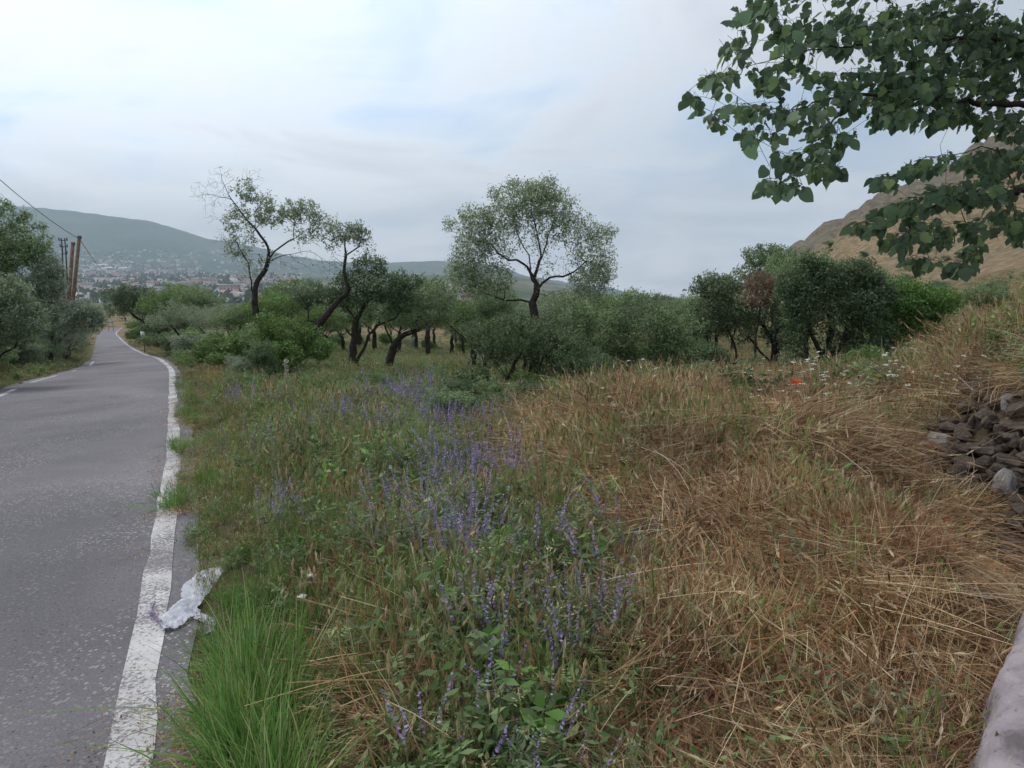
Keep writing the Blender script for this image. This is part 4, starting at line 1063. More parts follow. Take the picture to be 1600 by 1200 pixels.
def p_umbel(seed, n=5, h=.5):
    rng = np.random.default_rng(seed); a = Acc()
    b = np.stack([rng.uniform(-.12, .12, n), rng.uniform(-.12, .12, n), np.zeros(n)], 1)
    d = dirs(n, rng, .2)
    pts = strips(a, b, d, h * rng.uniform(.7, 1.1, n), np.full(n, .0025), rng.normal(0, .03, (n, 3)), pick(OLV, n, rng), 3, rng, .7)
    for q in range(n):
        m = 14; o = rng.normal(0, .011, (m, 3)) * np.array((1, 1, .15)); c = pts[q, -1] + o
        s_ = .0038; V = np.stack([c + (-s_, -s_, 0), c + (s_, -s_, .001), c + (s_, s_, 0), c + (-s_, s_, -.001)], 1).reshape(-1, 3)
        a.add(V, np.arange(m)[:, None] * 4 + np.arange(4)[None], pick([(.72, .72, .62), (.8, .8, .74)], m, rng, .1))
    lf = strips(a, b, dirs(n, rng, .8), rng.uniform(.1, .2, n), np.full(n, .002), rng.normal(0, .03, (n, 3)), pick(VET, n, rng), 3, rng, .5)
    leaflets(a, lf, rng, .03, .008, VET, 6)
    return a
def p_weed(seed, cols, n=14, h=.3, L_=.05, W_=.018):
    rng = np.random.default_rng(seed); a = Acc()
    b = np.stack([rng.uniform(-.1, .1, n), rng.uniform(-.1, .1, n), np.zeros(n)], 1)
    pts = strips(a, b, dirs(n, rng, .4), h * rng.uniform(.5, 1.1, n), np.full(n, .003), rng.normal(0, .04, (n, 3)), pick(cols, n, rng), 4, rng, .6)
    leaflets(a, pts, rng, L_, W_, cols, 8, .5)
    return a
def p_litter(seed, cols):
    rng = np.random.default_rng(seed); a = Acc(); n = 30
    p = np.stack([rng.normal(0, .07, n), rng.normal(0, .07, n), rng.uniform(.002, .02, n)], 1)
    leaf_quads(a, p * np.array((1, 1, .35)), rng, .017, .010, cols, 3.0)
    m = 10; b = np.stack([rng.normal(0, .07, m), rng.normal(0, .07, m), rng.uniform(.004, .02, m)], 1)
    strips(a, b, unit(rng.normal(0, 1, (m, 3)) * np.array((1, 1, .12))), rng.uniform(.04, .16, m), np.full(m, .0025), np.zeros((m, 3)), pick(cols, m, rng), 1, rng, .8)
    return a

PROTO_COL = bpy.data.collections.new('ground_cover_pieces')     # never linked to the scene; meshes only reach it through the node groups
def proto_objs(name, accs, mat):
    out = []
    for k, a in enumerate(accs):
        o = bpy.data.objects.new(name + '_piece', a.mesh(name + '_piece', mat)); PROTO_COL.objects.link(o); out.append(o)
    return out
def scatter(name, protos, Pp, rot, scl, idx, label=None):
    n = len(Pp)
    if n == 0: return
    me = bpy.data.meshes.new(name); me.vertices.add(n); me.vertices.foreach_set('co', np.asarray(Pp, np.float32).ravel())
    for nm, tp, dat in (('rot', 'FLOAT_VECTOR', rot), ('scl', 'FLOAT_VECTOR', scl)):
        a = me.attributes.new(nm, tp, 'POINT'); a.data.foreach_set('vector', np.asarray(dat, np.float32).ravel())
    a = me.attributes.new('pidx', 'INT', 'POINT'); a.data.foreach_set('value', np.asarray(idx, np.int32))
    o = obj(name, me, kind='stuff')
    if label: o['label'] = label
    ng = bpy.data.node_groups.new(name, 'GeometryNodeTree')
    ng.interface.new_socket('Geometry', in_out='INPUT', socket_type='NodeSocketGeometry')
    ng.interface.new_socket('Geometry', in_out='OUTPUT', socket_type='NodeSocketGeometry')
    gi = ng.nodes.new('NodeGroupInput'); go = ng.nodes.new('NodeGroupOutput')
    iop = ng.nodes.new('GeometryNodeInstanceOnPoints'); iop.inputs['Pick Instance'].default_value = True
    jn = ng.nodes.new('GeometryNodeJoinGeometry')
    for p in protos:
        inf = ng.nodes.new('GeometryNodeObjectInfo'); inf.inputs['Object'].default_value = p; inf.transform_space = 'ORIGINAL'
        g2 = ng.nodes.new('GeometryNodeGeometryToInstance')
        ng.links.new(inf.outputs['Geometry'], g2.inputs[0]); ng.links.new(g2.outputs[0], jn.inputs[0])
    def na(nm, tp):
        x = ng.nodes.new('GeometryNodeInputNamedAttribute'); x.data_type = tp; x.inputs['Name'].default_value = nm; return x.outputs['Attribute']
    e2r = ng.nodes.new('FunctionNodeEulerToRotation'); ng.links.new(na('rot', 'FLOAT_VECTOR'), e2r.inputs[0])
    ng.links.new(gi.outputs[0], iop.inputs['Points']); ng.links.new(jn.outputs[0], iop.inputs['Instance'])
    ng.links.new(e2r.outputs[0], iop.inputs['Rotation']); ng.links.new(na('scl', 'FLOAT_VECTOR'), iop.inputs['Scale'])
    ng.links.new(na('pidx', 'INT'), iop.inputs['Instance Index'])
    ng.links.new(iop.outputs[0], go.inputs[0])
    md = o.modifiers.new('scatter', 'NODES'); md.node_group = ng
    return o

KIND = {}
KIND['dry_straw_grass'] = proto_objs('straw', [p_dry(1, STRAW), p_dry(2, STRAW, .8, lean=(.5, 0)), p_dry(3, STRAW, .5, lean=(-.3, .3)), p_dry(4, STRAW, .95, 50, .36), p_dry(5, STRAW, .35, 40, .5)], M_GRASS)
def p_fount(seed, cols, n=150, h=.5, r=.10, ear=.25):
    rng = np.random.default_rng(seed); a = Acc()
    b = np.zeros((n, 3)); b[:, :2] = rng.normal(0, r * .6, (n, 2))
    th0 = rng.uniform(0, 6.28); th = th0 + rng.normal(0, 1.0, n); tl = rng.uniform(.15, 1.0, n)
    d = np.stack([np.sin(tl) * np.cos(th), np.sin(tl) * np.sin(th), np.cos(tl)], 1)
    ln = h * rng.uniform(.6, 1.2, n)
    bend = np.stack([np.cos(th), np.sin(th), -1.3 - rng.uniform(0, .5, n)], 1) * (ln * rng.uniform(.25, .55, n))[:, None]
    pts = strips(a, b, d, ln, rng.uniform(.0025, .005, n), bend, pick(cols, n, rng), 5, rng, .5)
    k = rng.uniform(0, 1, n) < ear; e_ = unit(pts[:, -1] - pts[:, -2]); ears(a, pts[k, -1], e_[k], rng, .055, .06, STRAW, 8)
    return a
def p_swath(seed, cols, n=90):
    rng = np.random.default_rng(seed); a = Acc()
    b = np.stack([rng.normal(-.2, .10, n), rng.normal(0, .10, n), rng.uniform(.02, .22, n)], 1)
    d = unit(np.stack([np.ones(n), rng.normal(0, .28, n), rng.normal(.12, .18, n)], 1))
    strips(a, b, d, rng.uniform(.25, .6, n), rng.uniform(.0025, .005, n), np.stack([0 * b[:, 0], rng.normal(0, .05, n), -rng.uniform(.02, .14, n)], 1), pick(cols, n, rng), 4, rng, .6)
    return a
KIND['laid_straw'] = proto_objs('laid', [p_fount(101, STRAW), p_fount(102, STRAW, 170, .58), p_fount(103, STRAW + RUST, 150, .45), p_swath(104, STRAW), p_swath(105, STRAW + RUST[:1]), p_swath(106, STRAW, 110)], M_GRASS)
KIND['tall_green_grass'] = proto_objs('tallgreen', [p_green(131, GRN + YG[:1], 60, .52, .32, .0075, .09, .7), p_green(132, GRN, 60, .46, .42, .007, .10, .9), p_green(133, GRN + YG, 50, .56, .28, .006, .08, .6), p_green(134, GRN, 60, .4, .6, .008, .11, 1.0)], M_GRASS)
KIND['rust_brown_grass'] = proto_objs('rust', [p_dry(11, RUST, .5, 60, .34, lean=(-.5, .1), ear=.1, earcols=RUST), p_dry(12, RUST, .8, 60, .3, ear=.1, earcols=RUST), p_dry(13, RUST + STRAW, .6, 60, .34, lean=(-.3, -.2), ear=.2)], M_GRASS)
KIND['wild_barley'] = proto_objs('barley', [p_barley(21, YG + GRN, YG + STRAW[:2]), p_barley(22, YG + GRN, YG, lean=(.2, 0)), p_barley(23, STRAW + YG, STRAW, 30, .4, .4), p_barley(24, YG, YG, 24, .36)], M_GRASS)
KIND['green_grass'] = proto_objs('green', [p_green(31, GRN), p_green(32, GRN, 60, .46, .3), p_green(33, GRN + YG, 50, .38, .5), p_green(34, GRN, 55, .5, .45)], M_GRASS)
KIND['vetch_leaves'] = proto_objs('vetch', [p_vetch(41, VET), p_vetch(42, VET + OLV), p_vetch(43, VET, 18, .26), p_vetch(44, VET + YG, 15, .3)], M_GRASS)
KIND['meadow_weeds'] = proto_objs('weed', [p_weed(51, VET), p_weed(52, OLV, 14, .34, .045, .012), p_weed(53, GRN + VET, 10, .26, .07, .03), p_green(54, YG + OLV, 40, .34, .5, .003)], M_GRASS)
KIND['purple_vetch_flowers'] = proto_objs('spike', [p_spikes(61), p_spikes(62, 7), p_spikes(63, 4, .4)], M_PETAL)
KIND['white_umbel_flowers'] = proto_objs('umbel', [p_umbel(71), p_umbel(72, 4, .56)], M_PETAL)
KIND['leaf_litter'] = proto_objs('litter', [p_litter(81, STRAW + RUST), p_litter(82, STRAW)], M_GRASS)
KIND['hay_stubble'] = proto_objs('fine', [p_green(91, YG + STRAW, 44, .30, .35, .004), p_green(92, OLV + YG, 44, .28, .4, .004), p_green(93, STRAW + YG, 40, .34, .3, .004)], M_GRASS)

# zones: ellipses in the photograph's pixels giving where each kind grows (looked up through the ground point's own position)
def ell(u, v, lst):
    s = np.zeros(len(u))
    for cu, cv, ru, rv, wt in lst:
        d = ((u - cu) / ru) ** 2 + ((v - cv) / rv) ** 2
        s = np.maximum(s, wt * np.exp(-d * 0.9))
    return s
rg = np.random.default_rng(77)
def on_gr(u, v):
    ts = np.linspace(1.3, 30, 900); p = np.array([P(u, v, t_) for t_ in ts]); g = ground_h(p[:, 0], p[:, 1]); i = int((p[:, 2] < g).argmax()); return np.array((p[i, 0], p[i, 1], g[i]))
def sample_pts(n_target_fn, rmin, rmax, azlo, azhi, rng):
    rr_ = np.exp(np.linspace(math.log(rmin), math.log(rmax), 400))
    dn = n_target_fn(rr_) * rr_ * rad(azhi - azlo)
    cum = np.concatenate([[0], np.cumsum(0.5 * (dn[1:] + dn[:-1]) * np.diff(rr_))])
    n = int(cum[-1]); q = rng.uniform(0, cum[-1], n)
    r = np.interp(q, cum, rr_); a = np.radians(rng.uniform(azlo, azhi, n))
    return r * np.sin(a), r * np.cos(a)
DENS = lambda r: np.minimum(170, 1150 / r ** 1.35)
X, Y = sample_pts(DENS, 1.15, 95, -46, 50, rg)
Z = ground_h(X, Y)
D, _ = road_d(X, Y)
off = D - ROADW / 2                      # metres right of the line's inner edge ... negative on the road
offl = -D - ROADW / 2 + road_taper(np.hypot(X, Y))
verge = 0.16 + 0.09 * fbm(X * 1.1, Y * 1.1, 3, 91) - 0.16 * sst(4.0, 7.0, np.hypot(X, Y)) * (fbm(X * .8, Y * .8, 2, 15) > -.25)
ok = (off > verge) | (offl > 0.15 + 0.3 * fbm(X * .8, Y * .8, 2, 95))
# the stone wall and the concrete block stay clear
WALLP = [(1445, 730, 5.9), (1500, 745, 5.2), (1560, 770, 4.75), (1640, 800, 4.5)]
ok &= ~((X > 1.25) & (Y < 1.0))
_u, _v, _t = proj(X, Y, Z)
_lo = np.interp(_v, [600, 625, 655, 700, 740, 800, 885], [1560, 1520, 1455, 1425, 1450, 1505, 1555])
inwall = (_u > _lo + 8) & (_u < 1900) & (_v > 612) & (_v < 880)
ok &= ~(inwall & (rg.uniform(0, 1, len(X)) < .96))
X, Y, Z, off, offl = X[ok], Y[ok], Z[ok], off[ok], offl[ok]
U, V_, T_ = proj(X, Y, Z)
gap = (fbm(X * 1.5, Y * 1.5, 3, 141) < -.30) & (U > 900) & (V_ > 640) & (rg.uniform(0, 1, len(X)) < .8)
foot = (U > 1490) & (V_ > 850) & (V_ < 1000) & (rg.uniform(0, 1, len(X)) < .75)
vis = ~gap & ~foot & (U > -250) & (U < 1850) & (V_ < 1500)
X, Y, Z, U, V_, T_, off, offl = [q[vis] for q in (X, Y, Z, U, V_, T_, off, offl)]
R_ = np.hypot(X, Y)
cl = fbm(X * .9, Y * .9, 3, 61); cl2_ = fbm(X * .35 + 7, Y * .35, 3, 71); cl3 = fbm(X * 1.7, Y * 1.7, 2, 81)
# right-hand dry bank: everything right of a slanting boundary
bx = np.interp(V_, [560, 620, 660, 760, 860, 1000, 1100, 1300], [930, 850, 800, 850, 960, 1010, 1030, 1060])
dryb = 1 / (1 + np.exp(-(U - bx) / 45 - cl * 2.5))
right_far = (V_ < 600) & (U > 1080)
W = {}
W['dry_straw_grass'] = 1.5 * dryb + ell(U, V_, [(640, 1130, 110, 150, 1.3), (530, 1080, 60, 120, .5), (380, 830, 70, 50, .4), (540, 655, 90, 22, .9), (350, 590, 55, 20, 1.3), (830, 730, 70, 60, .6), (560, 960, 60, 50, .3), (320, 720, 40, 60, .6), (700, 1180, 80, 60, .8)]) * (0.8 + cl * 1.2)
W['laid_straw'] = .6 * dryb * (V_ > 600) * (.6 + 1.6 * np.clip(cl3 + .3, 0, 1)) + ell(U, V_, [(640, 1130, 90, 120, .35), (1200, 680, 120, 40, .4), (1380, 1050, 160, 140, .7), (540, 1080, 40, 80, .15)])
W['rust_brown_grass'] = ell(U, V_, [(1120, 880, 110, 90, 3.2), (1230, 990, 130, 70, 1.6), (1000, 655, 70, 30, 1.2), (1420, 900, 160, 120, 1.6), (1330, 1060, 260, 190, 2.2), (1480, 760, 120, 60, 1.2), (1150, 640, 120, 30, .8), (355, 595, 45, 18, 1.6), (560, 650, 50, 16, .8), (940, 790, 60, 40, .5), (1200, 760, 170, 70, 1.0)]) * (1 + cl) * np.where(U > 300, 1, 0)  # rust-coloured patches; the lower-right ones also paint in that corner's shading and vignette
W['wild_barley'] = 0.95 + ell(U, V_, [(360, 800, 90, 90, 1.8), (420, 700, 80, 40, 1.2), (900, 720, 120, 60, 1.2), (560, 1000, 90, 90, .8), (340, 640, 60, 40, 1.2), (500, 880, 60, 60, 1.0), (860, 680, 70, 40, 1.2), (1400, 690, 100, 50, .8)]) * (1 + cl3)
W['green_grass'] = ell(U, V_, [(405, 1150, 120, 240, 14), (290, 700, 25, 60, 2.5), (330, 690, 60, 30, 1.0), (300, 650, 35, 40, 2.0), (300, 860, 40, 60, .9), (700, 1050, 60, 80, .5), (860, 1130, 100, 90, .8)]) + .45 * (R_ < 40)
W['vetch_leaves'] = (ell(U, V_, [(640, 720, 160, 50, 2.2), (720, 800, 110, 50, 1.8), (450, 720, 90, 30, 1.2), (760, 900, 140, 60, 2.0), (820, 1030, 110, 110, 2.2), (930, 1080, 90, 90, 1.6), (600, 860, 120, 60, 1.4), (470, 860, 60, 50, .9), (960, 900, 80, 60, 1.1), (620, 650, 150, 25, .8)]) * 1.3 + .5) * (1 - .75 * dryb)
W['meadow_weeds'] = .6 + ell(U, V_, [(430, 620, 200, 25, 1.0), (650, 620, 150, 25, 1.2), (480, 600, 90, 20, .8), (700, 660, 80, 25, .8), (460, 900, 80, 60, .6), (900, 660, 60, 30, .6), (1130, 620, 60, 25, .5), (1350, 590, 60, 25, .8)]) * (1 - dryb * .5)
W['hay_stubble'] = 2.5 * sst(13, 20, R_) * (V_ < 600)
W['leaf_litter'] = 0 * U
far = sst(14, 24, R_)
for k in ('dry_straw_grass', 'wild_barley', 'vetch_leaves'): W[k] = W[k] * (1 - .6 * far)
# the dry bank swallows green things, its crest is pale and mixed
W['green_grass'] *= (1 - .93 * dryb); W['wild_barley'] *= (1 - .55 * dryb); W['meadow_weeds'] *= (1 - .8 * dryb * (V_ > 640))
names = [k for k in W]
WM = np.stack([np.maximum(W[k], 0) for k in names], 1); WM /= WM.sum(1)[:, None]
ch = (rg.uniform(0, 1, (len(X), 1)) > np.cumsum(WM, 1)).sum(1).clip(0, len(names) - 1)
SCL = {'laid_straw': 1.0, 'dry_straw_grass': .85, 'rust_brown_grass': .95, 'wild_barley': .95, 'green_grass': 1.0, 'vetch_leaves': 1.0, 'meadow_weeds': 1.0, 'hay_stubble': 1.0, 'leaf_litter': 1}
def put_scatter(kind, name, x, y, z, s, rng, tilt=.12, zs=None):
    n = len(x)
    rot = np.stack([rng.normal(0, tilt, n), rng.normal(0, tilt, n), rng.uniform(0, 2 * math.pi, n)], 1)
    if kind in ('dry_straw_grass', 'rust_brown_grass', 'laid_straw'):       # wind- and rain-laid: neighbouring tufts lean alike
        a = fbm(x * .7, y * .7, 3, 51) * 7.0
        rot[:, 2] = a + rng.normal(0, .7, n)
    sc3 = np.stack([s, s, s * (1 if zs is None else zs)], 1)
    scatter(name, KIND[kind], np.stack([x, y, z], 1), rot, sc3, rng.integers(0, len(KIND[kind]), n))
for k_, nm in enumerate(names):
    m_ = ch == k_
    if not m_.any(): continue
    r_ = R_[m_]
    hv = 1 + .8 * fbm(X[m_] * .8, Y[m_] * .8, 3, 33)
    s = SCL[nm] * hv * rg.uniform(.75, 1.2, m_.sum())
    s = s * (1 + .5 * sst(10, 40, r_))
    zsc = np.ones(m_.sum())
    if nm == 'green_grass':
        e_ = ell(U[m_], V_[m_], [(405, 1130, 100, 210, 1)])
        s = s * (.6 + .75 * e_)
    # low at the asphalt, taller away from it; mown-looking open meadow under the trees
    o_ = np.where(off[m_] > -1, off[m_], offl[m_])
    s = s * (0.45 + .55 * sst(0.2, 1.0, o_)); zsc = zsc * (0.75 + .25 * sst(0.2, 1.0, o_))
    zsc = zsc * (1 - .35 * sst(15, 22, r_))
    if nm in ('dry_straw_grass', 'rust_brown_grass'): s = s * 1.12
    # fine short grass next to the camera so that it does not tower
    zsc = zsc * (.72 + .28 * sst(1.4, 3.2, r_))
    s = s * (1 + .3 * ell(U[m_], V_[m_], [(1150, 655, 260, 45, 1)]) * (U[m_] > 930))
    s = s * (1 + .12 * sst(.5, 1.3, o_) * (U[m_] < 950) * (V_[m_] > 620) * (1 + .8 * fbm(X[m_] * 1.4, Y[m_] * 1.4, 2, 171)))
    low = ell(U[m_], V_[m_], [(1540, 920, 120, 120, 1), (1440, 760, 80, 70, 1)]); zsc = zsc * (1 - .72 * low); s = s * (1 - .35 * low)
    put_scatter(nm, nm, X[m_], Y[m_], Z[m_], s, rg, zs=zsc)
# the tall bright tussock by the verge
n = 130; q_ = np.array([on_gr(u, v) for u, v in zip(rg.uniform(335, 450, n), rg.uniform(1060, 1420, n))])
d_, _ = road_d(q_[:, 0], q_[:, 1]); k_ = d_ > ROADW / 2 + .24; q_ = q_[k_]
put_scatter('tall_green_grass', 'tall_green_grass', q_[:, 0], q_[:, 1], q_[:, 2], rg.uniform(.6, 1.05, len(q_)), rg, .14)
# small tussocks pushing over the line farther along
cc = [(285, 705, 10), (292, 655, 12), (300, 628, 8), (275, 790, 10), (330, 760, 10), (290, 600, 8), (560, 1130, 8), (860, 1150, 10), (700, 1010, 6)]
q_ = np.array([on_gr(u + rg.normal(0, 10), v + rg.normal(0, 6)) for u, v, n in cc for _ in range(n)])
put_scatter('tall_green_grass', 'tussock_grass', q_[:, 0], q_[:, 1], q_[:, 2], rg.uniform(.45, .75, len(q_)), rg, .2)
# purple flower spikes
X2, Y2 = sample_pts(lambda r: np.minimum(170, 1100 / r ** 1.2), 1.3, 40, -40, 25, rg)
Z2 = ground_h(X2, Y2); U2, V2, T2 = proj(X2, Y2, Z2 + .25)
D2, _ = road_d(X2, Y2)
wf = ell(U2, V2, [(600, 672, 130, 18, .8), (700, 665, 60, 18, 1), (460, 700, 60, 16, .7), (420, 690, 45, 18, .8), (370, 628, 70, 10, .5), (640, 620, 90, 14, .5), (725, 735, 60, 30, .8), (760, 745, 40, 20, .5), (450, 795, 30, 22, .9), (510, 790, 40, 18, .6),
                  (740, 855, 80, 30, .8), (680, 870, 45, 40, .6), (820, 850, 50, 25, .5), (980, 850, 35, 28, .5), (900, 810, 50, 20, .3), (780, 1010, 22, 55, .6), (775, 1080, 16, 40, .5), (895, 1010, 20, 40, .6), (950, 975, 24, 34, .9), (960, 1040, 30, 30, .4),
                  (710, 1130, 20, 20, .4), (870, 1170, 20, 25, .4), (570, 830, 30, 20, .35), (640, 780, 60, 25, .35), (700, 800, 40, 20, .3), (545, 890, 20, 20, .2), (555, 1000, 12, 12, .25), (1100, 715, 30, 15, .1)])
wf = np.where(wf > .16, wf, wf * .10) * (1.0 + 2.8 * fbm(X2 * 2.2, Y2 * 2.2, 2, 12))
m_ = (rg.uniform(0, 1, len(X2)) < np.clip(wf, 0, 1) * .50) & (D2 > ROADW / 2 + .6)
put_scatter('purple_vetch_flowers', 'purple_vetch_flowers', X2[m_], Y2[m_], Z2[m_], rg.uniform(.75, 1.4, m_.sum()) * (1 + .15 * sst(5, 14, np.hypot(X2, Y2)[m_])), rg, .15)
# white umbels along the crest and beyond
X3, Y3 = sample_pts(lambda r: np.full_like(r, 9.0), 5, 16, -12, 45, rg)
Z3 = ground_h(X3, Y3); U3, V3, T3 = proj(X3, Y3, Z3 + .4)
w3 = ell(U3, V3, [(1330, 600, 110, 26, .9), (1250, 620, 120, 20, .6), (1150, 605, 90, 18, .5), (920, 635, 70, 25, .55), (1030, 610, 60, 14, .4), (1430, 590, 60, 20, .7), (870, 640, 40, 16, .4), (1380, 650, 60, 30, .3)])
m_ = rg.uniform(0, 1, len(X3)) < w3
put_scatter('white_umbel_flowers', 'white_umbel_flowers', X3[m_], Y3[m_], Z3[m_], rg.uniform(.8, 1.2, m_.sum()), rg)
# dead leaves and straw swept against the verge
ii = np.where((REs[:, 1] > .5) & (np.linalg.norm(REs[:, :2], axis=1) < 14))[0]
j = rg.choice(ii, 420); oo = -(0.20 + np.abs(rg.normal(0, .10, 420))) ; oo[:60] = -rg.uniform(-.1, .3, 60)
pl = REs[j] + LEFTN[j] * oo[:, None] + tan[j] * rg.uniform(-.17, .17, (420, 1))
keep = fbm(pl[:, 0] * 1.5, pl[:, 1] * 1.5, 2, 5) > -.08
pl = pl[keep]; gz_ = np.maximum(ground_h(pl[:, 0], pl[:, 1]), REs[j][keep, 2] + .018)
put_scatter('leaf_litter', 'leaf_litter', pl[:, 0], pl[:, 1], gz_ + .004, rg.uniform(.5, 1.1, len(pl)), rg, .03)

# ------------------------------------------------------------------ ray to ground
def on_ground(u, v, t0=2.0, t1=9000.0):
    ts = np.exp(np.linspace(math.log(t0), math.log(t1), 500))
    p = np.array([P(u, v, t_) for t_ in ts]); g = ground_h(p[:, 0], p[:, 1])
    b = np.where(p[:, 2] < g)[0]
    if not len(b): return None
    i = b[0]; q = p[i].copy(); q[2] = g[i]; return q
def many_on_ground(us, vs, t0, t1, n=260):
    ts = np.exp(np.linspace(math.log(t0), math.log(t1), n))
    a = (us - 800) / F; b = (vs - 600) / F
    px = a[:, None] * ts; py = (CP - b * SP)[:, None] * ts; pz = CAMZ - (SP + b * CP)[:, None] * ts
    g = ground_h(px.ravel(), py.ravel()).reshape(px.shape)
    hit = pz < g; ok_ = hit.any(1); i = hit.argmax(1); r = np.arange(len(us))
    return np.stack([px[r, i], py[r, i], g[r, i]], 1)[ok_]

# ------------------------------------------------------------------ dry stone wall in the bank
def stone_mesh(seed, mat):
    rng = np.random.default_rng(seed)
    import bmesh
    bm = bmesh.new(); bmesh.ops.create_icosphere(bm, subdivisions=2, radius=0.5)
    cuts_ = [(unit(rng.normal(0, 1, 3)), rng.uniform(.22, .38)) for _ in range(9)]
    for v in bm.verts:
        p = np.array(v.co)
        for n_, d_ in cuts_:
            e = p @ n_
            if e > d_: p = p - n_ * (e - d_) * .85
        p = p * (1 + .06 * rng.normal())
        v.co = p
    me = bpy.data.meshes.new('stone'); bm.to_mesh(me); bm.free(); me.materials.append(mat)
    for q in me.polygons: q.use_smooth = False
    return me
STN = [stone_mesh(200 + k, M_STONE) for k in range(7)]; STG = [stone_mesh(220 + k, M_STONEB) for k in range(2)]
rw = np.random.default_rng(21)
c0 = on_ground(1540, 760, 3.0)
wall = thing('dry_stone_wall', 'tumbled dry stone wall of brown field stones in the dry bank at the right edge', 'stone wall', tuple(c0))
def stone(u, v, wpx, hpx, me, lab=None, sink=.25):
    q = on_ground(u, v, 3.0)
    t_ = proj(q[0], q[1], q[2])[2]
    o = bpy.data.objects.new('stone', me); COL.objects.link(o); o.parent = wall
    a_, b_ = wpx / F * t_, hpx / F * t_
    o.location = tuple(q - c0 + np.array((-.02, -.05, -b_ * sink + .03)))
    o.scale = (a_ * 1.15, a_ * rw.uniform(.8, 1.1), b_ * 1.15); o.rotation_euler = (rw.normal(0, .25), rw.normal(0, .25), rw.uniform(-.6, .6))
    if lab: o['label'] = lab
row = 0
v = 606
while v < 885:
    lo = np.interp(v, [600, 640, 700, 740, 800, 885], [1520, 1455, 1425, 1450, 1505, 1555])
    u = lo + rw.uniform(0, 12)
    while u < 1670:
        wp = rw.uniform(30, 62); hp = rw.uniform(28, 48)
        stone(u + wp / 2, v + rw.uniform(-7, 7), wp, hp, STN[int(rw.integers(0, 7))])
        u += wp * rw.uniform(.82, 1.0)
    v += 31
for k in range(150):
    v = rw.uniform(608, 885); lo = np.interp(v, [600, 640, 700, 740, 800, 885], [1520, 1455, 1425, 1450, 1505, 1555]); u = rw.uniform(lo, 1640)
    stone(u, v, rw.uniform(16, 36), rw.uniform(14, 30), STN[int(rw.integers(0, 7))], None, -.25)
stone(1462, 697, 52, 20, STG[0], 'pale flat stone sticking out at the left end of the wall', -.3)
stone(1566, 775, 36, 52, STG[1], 'pale grey upright stone low in the wall', -.1)
stone(1425, 650, 44, 30, STN[2]); stone(1410, 668, 30, 22, STN[4])
stone(1592, 668, 40, 54, STN[1], 'rounded reddish brown stone in the upper wall', -.2)
stone(1572, 640, 26, 34, STG[0], 'small pale stone near the wall top', -.2)

# ------------------------------------------------------------------ plastered masonry at the lower right corner
def at_z(u, v, z):
    a = (u - 800) / F; b = (v - 600) / F
    return P(u, v, (CAMZ - z) / (SP + b * CP))
edge = resample([at_z(1495, 1420, .36), at_z(1512, 1300, .36), at_z(1533, 1200, .36), at_z(1548, 1120, .36), at_z(1563, 1050, .37), at_z(1590, 970, .38), at_z(1606, 925, .38), at_z(1650, 860, .38)], .012)
tg = unit(np.gradient(edge, axis=0)); rt_ = np.stack([tg[:, 1], -tg[:, 0], 0 * tg[:, 0]], 1)
sec = [(-.05, -.75), (-.045, -.5), (-.035, -.3), (-.02, -.15), (-.005, -.06), (.015, -.015)] + [(.04 + .02 * k, .0 + .012 * math.sin(k * .8)) for k in range(30)] + [(.66, -.02), (.68, -.2), (.69, -.75)]
V = []
s_ = np.concatenate([[0], np.cumsum(np.linalg.norm(np.diff(edge, axis=0), axis=1))])
for k, (o_, h_) in enumerate(sec):
    p = edge + rt_ * o_; q = p.copy(); q[:, 2] = edge[:, 2] + h_
    nz_ = fbm(s_ * 7, s_ * 0 + k * .3, 5, 301) * .022 + fbm(s_ * 30, s_ * 0 + k * .9, 4, 302) * .008
    q += rt_ * (nz_ * (1 if k < 7 else .15))[:, None] * -1; q[:, 2] += nz_ * (1.0 if k >= 5 else .2)
    V.append(q)
V = np.array(V).transpose(1, 0, 2); m_, n_ = V.shape[:2]
idx = np.arange(m_ - 1)[:, None] * n_ + np.arange(n_ - 1)[None]
Q = np.stack([idx, idx + n_, idx + n_ + 1, idx + 1], -1).reshape(-1, 4)
mm, t, out = mat_new('rough_plaster')
g = N(t, 'ShaderNodeNewGeometry'); pos = g.outputs['Position']
c = ramp(t, noise(t, pos, 5, 7, .65, .6), [(.34, (.13, .115, .115)), (.47, (.25, .215, .225)), (.64, (.34, .30, .31))])
spots = ramp(t, noise(t, pos, 22, 5, .7), [(.30, (.35, .34, .32)), (.42, (1, 1, 1))])
c = mixc(t, .8, c, spots, 'MULTIPLY')
b = N(t, 'ShaderNodeBsdfPrincipled'); b.inputs['Roughness'].default_value = .95; b.inputs['Specular IOR Level'].default_value = .1
L(t, c, b.inputs['Base Color']); bp = N(t, 'ShaderNodeBump'); bp.inputs['Strength'].default_value = .8; bp.inputs['Distance'].default_value = .012
L(t, noise(t, pos, 26, 7, .7), bp.inputs['Height']); L(t, bp.outputs[0], b.inputs['Normal']); L(t, b.outputs[0], out.inputs[0])
me = mesh_np('masonry_block', V.reshape(-1, 3), Q, None, mm, None, True)
o = obj('masonry_block', me); o['label'] = 'pale pinkish plastered masonry ledge in the lower right corner beside the dry grass'; o['category'] = 'wall'

